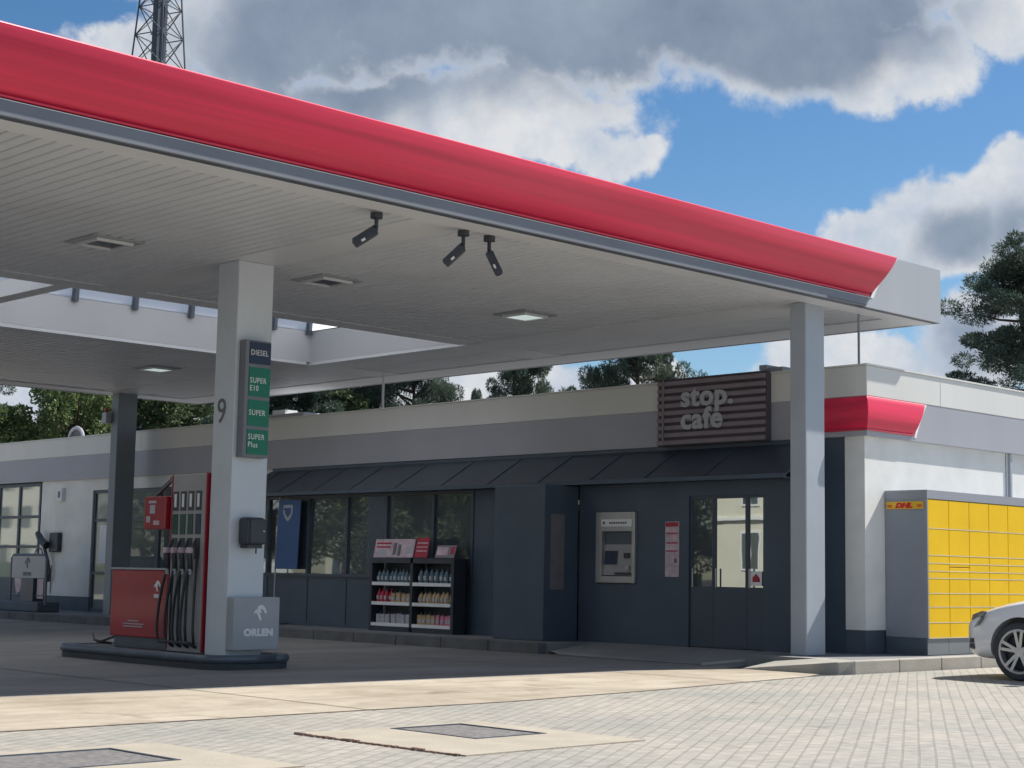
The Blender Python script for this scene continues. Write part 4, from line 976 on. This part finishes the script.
# ------------------------------------------------------------------ trees
def tri_mesh(name, V, n_per):
    """V: (N,n_per,3) numpy"""
    N = V.shape[0]; me = bpy.data.meshes.new(name)
    me.vertices.add(N*n_per); me.vertices.foreach_set('co', V.reshape(-1).astype(np.float32))
    me.loops.add(N*n_per); me.loops.foreach_set('vertex_index', np.arange(N*n_per, dtype=np.int32))
    me.polygons.add(N); me.polygons.foreach_set('loop_start', np.arange(0, N*n_per, n_per, dtype=np.int32))
    me.polygons.foreach_set('loop_total', np.full(N, n_per, dtype=np.int32)); me.update(calc_edges=True); return me
def blades(rg, centers, radii, per, L, W, up=0.0):
    C = np.repeat(centers, per, axis=0); Rr = np.repeat(radii, per, axis=0)
    d = rg.normal(size=C.shape); d /= np.linalg.norm(d, axis=1, keepdims=True)
    rr = rg.uniform(.25, 1.0, size=(len(C),1))**.55
    pos = C + d*rr*Rr
    dr = d*1.0 + rg.normal(size=C.shape)*.55; dr[:,2] += up; dr /= np.linalg.norm(dr, axis=1, keepdims=True)
    s = np.cross(dr, rg.normal(size=C.shape)); s /= np.linalg.norm(s, axis=1, keepdims=True)
    ll = L*rg.uniform(.6,1.3,size=(len(C),1)); ww = W*rg.uniform(.7,1.3,size=(len(C),1))
    return np.stack([pos - s*ww*.5, pos+dr*ll*.5-s*ww*.6, pos+dr*ll, pos+dr*ll*.5+s*ww*.6], axis=1)
def pine_meshes(seed, h, rad, base=.30, per=520, flat=.66, gap=.0):
    rg = np.random.default_rng(seed); tr = MB()
    lean = rg.normal(size=2)*.03*h
    tp = [(lean[0]*u**2, lean[1]*u**2, h*.97*u) for u in (0,.15,.35,.55,.75,.9,1)]
    tr.tube(tp, [h*.021*(1-.85*u)+.02 for u in (0,.15,.35,.55,.75,.9,1)], 9)
    cs = []; rs = []
    nl = 52
    for i in range(nl):
        u = base+(1-base)*(i+.5)/nl*.96; z = h*u; a = i*2.4+rg.uniform(-.5,.5)
        v = (u-base)/(1-base)
        prof = (.62+.38*v/.3) if v < .3 else (1-.80*((v-.3)/.7)**1.15)
        L = rad*prof*rg.uniform(.65,1.12)
        if rg.random() < gap: continue
        rise = L*rg.uniform(.10,.45)
        o = Vector((lean[0]*u**2, lean[1]*u**2, z)); e = o+Vector((L*math.cos(a), L*math.sin(a), rise))
        mid = (o+e)/2+Vector((0,0,-L*.05))
        tr.tube([o, mid, e], [.018*h*.28*(1-u)+.05, .045, .02], 5)
        for w in (.45, .72, 1.0):
            if w < .5 and rg.random() < .35: continue
            p = o.lerp(e, w)+Vector(rg.normal(size=3)*[.25,.25,.15]); q = rg.uniform(.34,.62)*(rad/2.8)*(1.1-.25*w+.1)
            cs.append(p); rs.append((q, q, q*flat))
            if rg.random() < .6:
                p2 = p+Vector((rg.normal()*.5, rg.normal()*.5, rg.uniform(-.1,.35))); q2 = q*.7; cs.append(p2); rs.append((q2,q2,q2*flat))
    top = Vector((lean[0], lean[1], h*.97))
    for k in range(5): cs.append(top+Vector((rg.normal()*.25, rg.normal()*.25, -k*.32))); rs.append((.32+.08*k,)*2+(.36,))
    V = blades(rg, np.array([tuple(c) for c in cs]), np.array(rs), per, .15, .030, .15)
    return mesh(tr, 'trunk'), tri_mesh('crown', V, 4)
def leafy_meshes(seed, h, rad, per=340, leaf=.17, base=.2):
    rg = np.random.default_rng(seed); tr = MB(); cs = []; rs = []
    tr.tube([(0,0,0),(.1,.05,h*.3),(.05,.15,h*.6),(0,0,h*.9)], [h*.02,h*.016,h*.011,.03], 8)
    for i in range(46):
        u = base+(1-base)*rg.uniform(0,1)**.8; a = rg.uniform(0,6.28); v = (u-base)/(1-base)
        L = rad*math.sin(math.pi*(.18+.78*v))**.6*rg.uniform(.35,1.05)
        o = Vector((0,0,h*u*.72)); e = Vector((L*math.cos(a), L*math.sin(a), h*u)); tr.tube([o, e], [.05,.015], 5)
        q = rg.uniform(.45,.95)*rad/3.0; cs.append(e); rs.append((q,q,q*.8))
    V = blades(rg, np.array([tuple(c) for c in cs]), np.array(rs), per, leaf, leaf*.6)
    return mesh(tr, 'trunk'), tri_mesh('crown', V, 4)
_protos = {}
def tree(name, label, proto, x, y, sc_, rz, crown_mat, group='trees behind the shop'):
    e = bpy.data.objects.new(name, None); COL.objects.link(e); e.location = (x, y, 0); e.rotation_euler.z = rz
    e.scale = sc_ if isinstance(sc_, tuple) else (sc_,)*3; tag(e, label, 'tree', group)
    tm_, cm_ = proto
    for nm, me, mm in (('trunk', tm_, 'bark'), ('crown', cm_, crown_mat)):
        key = (me.name, mm)
        if key not in _protos:
            m2 = me.copy() if me.materials else me
            m2.materials.clear(); m2.materials.append(M[mm]); _protos[key] = m2
        o = bpy.data.objects.new(nm, _protos[key]); COL.objects.link(o); o.parent = e
    return e
pA = pine_meshes(11, 14.0, 3.3, .20, gap=.05); pB = pine_meshes(23, 11.0, 3.2, .40, gap=.12); pC = pine_meshes(37, 10.0, 2.3, .25)
pD = pine_meshes(51, 10.5, 2.9, .30, gap=.1)
lA = leafy_meshes(5, 9.0, 3.0); lB = leafy_meshes(6, 8.0, 2.6)
tree('pine_tree', 'tall broad dark pine standing alone behind the locker wall', pA, 57.7, 30.7, (1.10,1.10,.99), 0.4, 'needle')
tree('pine_tree', 'pine with bare forked limbs above the slatted sign', pB, 45.0, 39.6, (.70,.70,1.0), 1.0, 'needle')
tree('pine_tree', 'dense dark pine over the middle of the shop roof', pD, 43.4, 44.3, (.58,.58,1.0), 2.0, 'needle')
tree('pine_tree', 'slim small pine between the two larger roof pines', pC, 50.6, 47.3, (.22,.22,.86), 0.7, 'needle')
tree('pine_tree', 'tiny pointed pine top poking up at the roof line', pC, 46.6, 52.2, (.20,.20,.82), 3.0, 'needle')
tree('pine_tree', 'small double topped pine left of the dense dark one', pC, 47.4, 50.9, (.27,.27,.87), 1.3, 'needle')
tree('pine_tree', 'sparse open pine beside the white roof pole', pB, 39.3, 45.6, (.55,.55,.93), 4.0, 'needle')
tree('pine_tree', 'broad dark pine partly behind the white roof pole', pD, 37.4, 47.4, (.85,.85,.98), 5.0, 'needle')
tree('pine_tree', 'thick dark pine close to the pale column', pA, 35.9, 48.8, (1.05,1.05,.72), 2.2, 'needle')
tree('leafy_tree', 'yellow green bush tree behind the low roof vent', lB, 36.9, 46.5, (1.0,1.0,.9), 2.2, 'leafdark')
tree('leafy_tree', 'mid green tree between the two grey columns', lA, 37.4, 59.1, (1.1,1.1,1.02), 1.0, 'leafdark')
tree('pine_tree', 'dark pine between the far column and the pump', pD, 41.6, 62.4, (1.2,1.2,1.0), 0.2, 'needle')
tree('pine_tree', 'dark upright pine just beside the far column', pD, 37.5, 64.6, (1.1,1.1,1.05), 3.3, 'needle')
tree('leafy_tree', 'bright yellow green tree over the end of the shop', lA, 31.8, 56.4, (.85,.85,.93), 0.3, 'leaf')
tree('leafy_tree', 'lower bright green tree next to the dark end conifer', lB, 29.6, 58.2, (.9,.9,.86), 1.7, 'leaf')
tree('leafy_tree', 'olive green tree by the dark upright pine', lB, 34.2, 60.0, (1.0,1.0,1.06), 4.7, 'leaf')
tree('pine_tree', 'dark conifer at the far end of the shop roof', pA, 31.4, 64.6, (.75,.75,.70), 1.1, 'needle')
tree('leafy_tree', 'low mass of green foliage behind the far end of the shop', lA, 26.5, 60.0, (1.3,1.3,.85), 2.9, 'leafdark')

# ------------------------------------------------------------------ across the road (seen in the panes)
t = Thing('town_house', 'cream rendered house across the road, mirrored in the shop door', 'building', (-35, 48, 0))
t.part('wall', MB().box(-42, -30, 41, 51.9, 0, 8.5), M['cream'])
t.part('roof', MB().add([(-42.5,40.5,8.5),(-29.5,40.5,8.5),(-29.5,52.4,8.5),(-42.5,52.4,8.5),(-36,41,12),(-36,52,12)], [(0,1,2,3),(0,4,5,3),(1,2,5,4),(0,1,4),(3,5,2)]), M['tile'])
for z in (1.5, 4.6):
    for y in (42.2, 44.6, 47.0, 49.6):
        wf = t.part('window', MB().box(-30.0, -29.94, y-.55, y+.55, z, z+1.9), M['paint'])
        t.part('pane', MB().box(-29.945, -29.93, y-.45, y-.03, z+.1, z+1.8).box(-29.945, -29.93, y+.03, y+.45, z+.1, z+1.8), M['glass'], wf)
t.part('cornice', MB().box(-30.0, -29.85, 41, 51.9, 3.9, 4.05).box(-30, -29.8, 41, 51.9, 8.2, 8.5), M['paint'])
t = Thing('small_house', 'small cream gabled house across the road, mirrored in the shop panes', 'building', (-34, 82, 0))
t.part('wall', MB().box(-33, -30, 80.6, 83.0, 0, 2.4), M['cream'])
t.part('roof', MB().add([(-33,80.5,2.4),(-29.9,80.5,2.4),(-29.9,83.1,2.4),(-33,83.1,2.4),(-33,81.8,3.6),(-29.9,81.8,3.6)], [(0,1,5,4),(3,4,5,2),(1,2,5),(0,4,3),(0,3,2,1)]), M['cream'])
t.part('door', MB().box(-30, -29.95, 81.6, 82.4, .3, 2.4), M['anth'])
t = Thing('white_van', 'white van across the road, mirrored in the shop panes beside the banner', 'van', (-27, 87, 0))
t.part('body', MB().box(-28.2, -26.2, 85.0, 89.8, .35, 1.75).add([(-28.2,83.9,.35),(-26.2,83.9,.35),(-26.2,83.9,.95),(-28.2,83.9,.95),(-28.2,85,.35),(-26.2,85,.35),(-26.2,85,1.6),(-28.2,85,1.6)], [(0,1,2,3),(0,1,5,4),(1,2,6,5),(2,3,7,6),(3,0,4,7)]), M['paint'], bevel=.06)
for y in (84.7, 88.7): t.part('wheel', MB().lathe([(.32,-.1),(.32,.1)], (-26.2, y, .32), 'x', 20), M['rubber'])
t.part('window', MB().box(-26.21, -26.18, 85.2, 87.2, 1.15, 1.6), M['carglass'])
k = 0
rdesc = ['slender', 'broad', 'dark', 'tall', 'stout', 'loose', 'dense', 'round', 'ragged', 'narrow', 'squat', 'leaning', 'bushy', 'spreading', 'thin', 'heavy', 'distant', 'shaggy', 'outermost']
for i, (x, y) in enumerate([(-34,58),(-38,62),(-33,66),(-37,70),(-34,74.5),(-39,79),(-41,84),(-36,88),(-40,93),(-36,98),(-28,56),(-27,60.5),(-28,65),(-26,69),(-28,73),(-27,77.5),(-35,102),(-38,108),(-34,113)]):
    tree('street_tree', f'{rdesc[i]} street tree mirrored in the shop panes', lA if i % 2 else lB, x, y, 1.25+.05*(i % 3), i*1.1, 'leafdark', 'street trees across the road')
b = MB(); b.box(-31, -30.2, 53.5, 80, 0, 1.3); b.box(-31, -30.2, 92, 140, 0, 1.3)
single('clipped_hedge', b, M['leafdark'], 'low clipped hedge across the road between the houses', 'hedge')
t = Thing('office_block', 'pale office block far across the road, mirrored in the end windows', 'building', (-40, 128, 0))
t.part('wall', MB().box(-50, -32, 119, 145, 0, 11), M['cream'])
for z in (1.2, 4.4, 7.6):
    for k in range(7): t.part('window', MB().box(-32, -31.9, 120.5+3.5*k, 122.3+3.5*k, z, z+1.7), M['glass'])

# ------------------------------------------------------------------ camera
cam = bpy.data.cameras.new('camera'); co = bpy.data.objects.new('camera', cam); COL.objects.link(co); SC.camera = co
cam.sensor_width = 36; cam.lens = 57.8358; cam.clip_end = 3000; cam.clip_start = .1
Rm = Matrix(((0.7152922752, -0.0930427268, -0.6926037915), (-0.6986015449, -0.0701198577, -0.7120667715), (0.0176873548, 0.9931899398, -0.1151559852)))
co.matrix_world = Matrix.Translation((0, 0, 1.07)) @ Rm.to_4x4()

# ------------------------------------------------------------------ light
sdir = Vector((.85, -.245, 1.0)).normalized()     # toward the sun
sun = bpy.data.lights.new('sun', 'SUN'); sun.energy = 4.6; sun.angle = R_(.5); sun.color = (1, .955, .88)
so = bpy.data.objects.new('sun', sun); COL.objects.link(so); so.rotation_euler = sdir.to_track_quat('Z', 'Y').to_euler(); so.location = (0,0,30)
W = bpy.data.worlds.new('World'); SC.world = W; W.use_nodes = True; nt = W.node_tree; nt.nodes.clear(); N = nt.nodes.new; L = nt.links.new
out = N('ShaderNodeOutputWorld'); sk = N('ShaderNodeTexSky'); sk.sky_type = 'NISHITA'; sk.sun_disc = False
sk.sun_elevation = math.asin(sdir.z); sk.sun_rotation = math.atan2(sdir.x, sdir.y); sk.air_density = 1.0; sk.dust_density = .3; sk.ozone_density = 3.0
bg = N('ShaderNodeBackground'); bg.inputs['Strength'].default_value = .067
hs = N('ShaderNodeHueSaturation'); hs.inputs['Saturation'].default_value = 1.24; L(sk.outputs[0], hs.inputs['Color']); L(hs.outputs[0], bg.inputs['Color'])
tc = N('ShaderNodeTexCoord'); sep = N('ShaderNodeSeparateXYZ'); L(tc.outputs['Generated'], sep.inputs[0])
def mth(op, a, b_=None, c=None, clamp=False):
    n_ = N('ShaderNodeMath'); n_.operation = op; n_.use_clamp = clamp
    for i, v in enumerate((a, b_, c)):
        if v is None: continue
        if isinstance(v, (int, float)): n_.inputs[i].default_value = v
        else: L(v, n_.inputs[i])
    return n_.outputs[0]
az = mth('MULTIPLY', mth('ARCTAN2', sep.outputs['Y'], sep.outputs['X']), 57.29578)
el = mth('MULTIPLY', mth('ARCSINE', sep.outputs['Z']), 57.29578)
cmb = N('ShaderNodeCombineXYZ'); L(az, cmb.inputs[0]); L(el, cmb.inputs[1])
def noise(scale, det, rough=.55, vec=None, dist=0):
    n_ = N('ShaderNodeTexNoise'); n_.inputs['Scale'].default_value = scale; n_.inputs['Detail'].default_value = det; n_.inputs['Roughness'].default_value = rough
    n_.inputs['Distortion'].default_value = dist; L(vec or tc.outputs['Generated'], n_.inputs['Vector']); return n_
nw = noise(13, 8); 
v1 = N('ShaderNodeVectorMath'); v1.operation = 'SUBTRACT'; L(nw.outputs['Color'], v1.inputs[0]); v1.inputs[1].default_value = (.5,.5,.5)
v2 = N('ShaderNodeVectorMath'); v2.operation = 'SCALE'; v2.inputs['Scale'].default_value = 3.6; L(v1.outputs[0], v2.inputs[0])
v3 = N('ShaderNodeVectorMath'); v3.operation = 'ADD'; L(cmb.outputs[0], v3.inputs[0]); L(v2.outputs[0], v3.inputs[1])
def blob(a, e, ra, re, w=1.0):
    s1 = N('ShaderNodeVectorMath'); s1.operation = 'SUBTRACT'; L(v3.outputs[0], s1.inputs[0]); s1.inputs[1].default_value = (a, e, 0)
    s2 = N('ShaderNodeVectorMath'); s2.operation = 'MULTIPLY'; L(s1.outputs[0], s2.inputs[0]); s2.inputs[1].default_value = (1/ra, 1/re, 0)
    s3 = N('ShaderNodeVectorMath'); s3.operation = 'LENGTH'; L(s2.outputs[0], s3.inputs[0])
    return mth('MULTIPLY', mth('SUBTRACT', 1.0, s3.outputs['Value']), w)
def union(bl):
    r = bl[0]
    for q in bl[1:]: r = mth('MAXIMUM', r, q)
    return r
#BLOBSTART
DENS = [(45.75, 19.75, 12.98, 3.62, 1), (36.46, 19.34, 7.02, 3.62, 1.1), (33.01, 17.55, 3.33, 1.72, 1), (54.63, 17.91, 4.56, 2.07, 1), (59.27, 17.07, 3.68, 1.38, 0.9), (48.89, 15.72, 8.42, 1.86, 1), (44.24, 15.07, 3.51, 1.17, 0.9), (32.67, 17.05, 3.33, 1.66, 0.9), (30.72, 11.99, 3.51, 2.14, 1.1), (28.4, 13.05, 2.46, 1.55, 1), (33.06, 11.62, 2.28, 1.24, 1), (27.16, 10.68, 2.81, 2.07, 1), (34.1, 7.33, 3.33, 1.45, 1), (30.28, 7.79, 2.63, 2.07, 1), (45.51, 6.23, 6.32, 1.55, 1), (50.07, 6.66, 2.11, 1.38, 1), (41.32, 6.98, 2.11, 0.86, 0.7), (62.51, 5.51, 3.16, 1.38, 1), (28.63, 18.58, 3.16, 1.72, 0.9), (42.45, 14.74, 2.11, 0.86, 0.8), (55.24, 15.7, 2.81, 2.07, 1), (58.28, 6.37, 7.02, 1.72, 0.9), (50.15, 22.56, 17.54, 4.14, 1.2)]
DARK = [(45.75, 19.75, 14.04, 3.86, 1.4), (52.15, 17.88, 6.67, 2.59, 1.2), (36.46, 19.34, 7.19, 3.28, 1.35), (42.13, 18.12, 5.96, 1.72, 1), (33.69, 17.91, 3.16, 1.72, 0.75), (30.39, 11.47, 1.93, 1.24, 0.75), (27.79, 11.53, 2.46, 1.55, 0.8), (30.44, 7.79, 1.75, 1.38, 0.5), (50.17, 23.2, 21.05, 4.14, 1.3)]
#BLOBEND
dens_b = union([blob(*q) for q in DENS]); dark_b = union([blob(*q) for q in DARK])
nd = noise(24, 12, .60); nf = noise(5.0, 8, .6)
ndd = mth('MULTIPLY', mth('SUBTRACT', nd.outputs['Fac'], .5), 1.0)
dens = mth('ADD', dens_b, ndd)
# generic clouds over the rest of the sky dome
gen = mth('MULTIPLY', mth('SUBTRACT', nf.outputs['Fac'], .50), 3.0)
inwin = N('ShaderNodeMapRange'); L(mth('ABSOLUTE', mth('SUBTRACT', az, 46)), inwin.inputs['Value']); inwin.inputs['From Min'].default_value = 22; inwin.inputs['From Max'].default_value = 32
elhi = N('ShaderNodeMapRange'); L(el, elhi.inputs['Value']); elhi.inputs['From Min'].default_value = 22; elhi.inputs['From Max'].default_value = 32
ingen = mth('MAXIMUM', inwin.outputs[0], elhi.outputs[0])
gd = mth('ADD', gen, mth('MULTIPLY', mth('SUBTRACT', ingen, 1.0), 3.0))
dens = mth('MAXIMUM', dens, gd)
mk = N('ShaderNodeMapRange'); mk.interpolation_type = 'SMOOTHSTEP'; L(dens, mk.inputs['Value']); mk.inputs['From Min'].default_value = -.02; mk.inputs['From Max'].default_value = .27
abv = N('ShaderNodeMapRange'); L(el, abv.inputs['Value']); abv.inputs['From Min'].default_value = -1; abv.inputs['From Max'].default_value = 2
mask = mth('MULTIPLY', mk.outputs[0], abv.outputs[0])
nd2 = noise(11, 9, .6)
dk_ = mth('ADD', dark_b, mth('MULTIPLY', mth('SUBTRACT', nd2.outputs['Fac'], .5), .7))
dm = N('ShaderNodeMapRange'); dm.interpolation_type = 'SMOOTHSTEP'; L(dk_, dm.inputs['Value']); dm.inputs['From Min'].default_value = -.18; dm.inputs['From Max'].default_value = .55
edge = N('ShaderNodeMapRange'); edge.interpolation_type = 'SMOOTHSTEP'; L(dens, edge.inputs['Value']); edge.inputs['From Min'].default_value = .06; edge.inputs['From Max'].default_value = .42
shade = mth('MULTIPLY', dm.outputs[0], edge.outputs[0])
cc = N('ShaderNodeMix'); cc.data_type = 'RGBA'; L(shade, cc.inputs['Factor'])
bright = N('ShaderNodeValToRGB'); bright.color_ramp.elements[0].position = .35; bright.color_ramp.elements[1].position = .62
bright.color_ramp.elements[0].color = (.34,.385,.45,1); bright.color_ramp.elements[1].color = (.48,.49,.505,1); L(nd.outputs['Fac'], bright.inputs['Fac'])
L(bright.outputs[0], cc.inputs['A'])
drk = N('ShaderNodeValToRGB'); drk.color_ramp.elements[0].position = .3; drk.color_ramp.elements[1].position = .75
drk.color_ramp.elements[0].color = (.125,.16,.225,1); drk.color_ramp.elements[1].color = (.22,.265,.33,1); L(nd2.outputs['Fac'], drk.inputs['Fac'])
L(drk.outputs[0], cc.inputs['B'])
bg2 = N('ShaderNodeBackground'); bg2.inputs['Strength'].default_value = 1.0; L(cc.outputs['Result'], bg2.inputs['Color'])
mx = N('ShaderNodeMixShader'); L(mask, mx.inputs[0]); L(bg.outputs[0], mx.inputs[1]); L(bg2.outputs[0], mx.inputs[2]); L(mx.outputs[0], out.inputs[0])

SC.view_settings.view_transform = 'Standard'; SC.view_settings.look = 'None'; SC.view_settings.gamma = 1; SC.view_settings.exposure = 0.63
SC.cycles.max_bounces = 8; SC.cycles.diffuse_bounces = 5
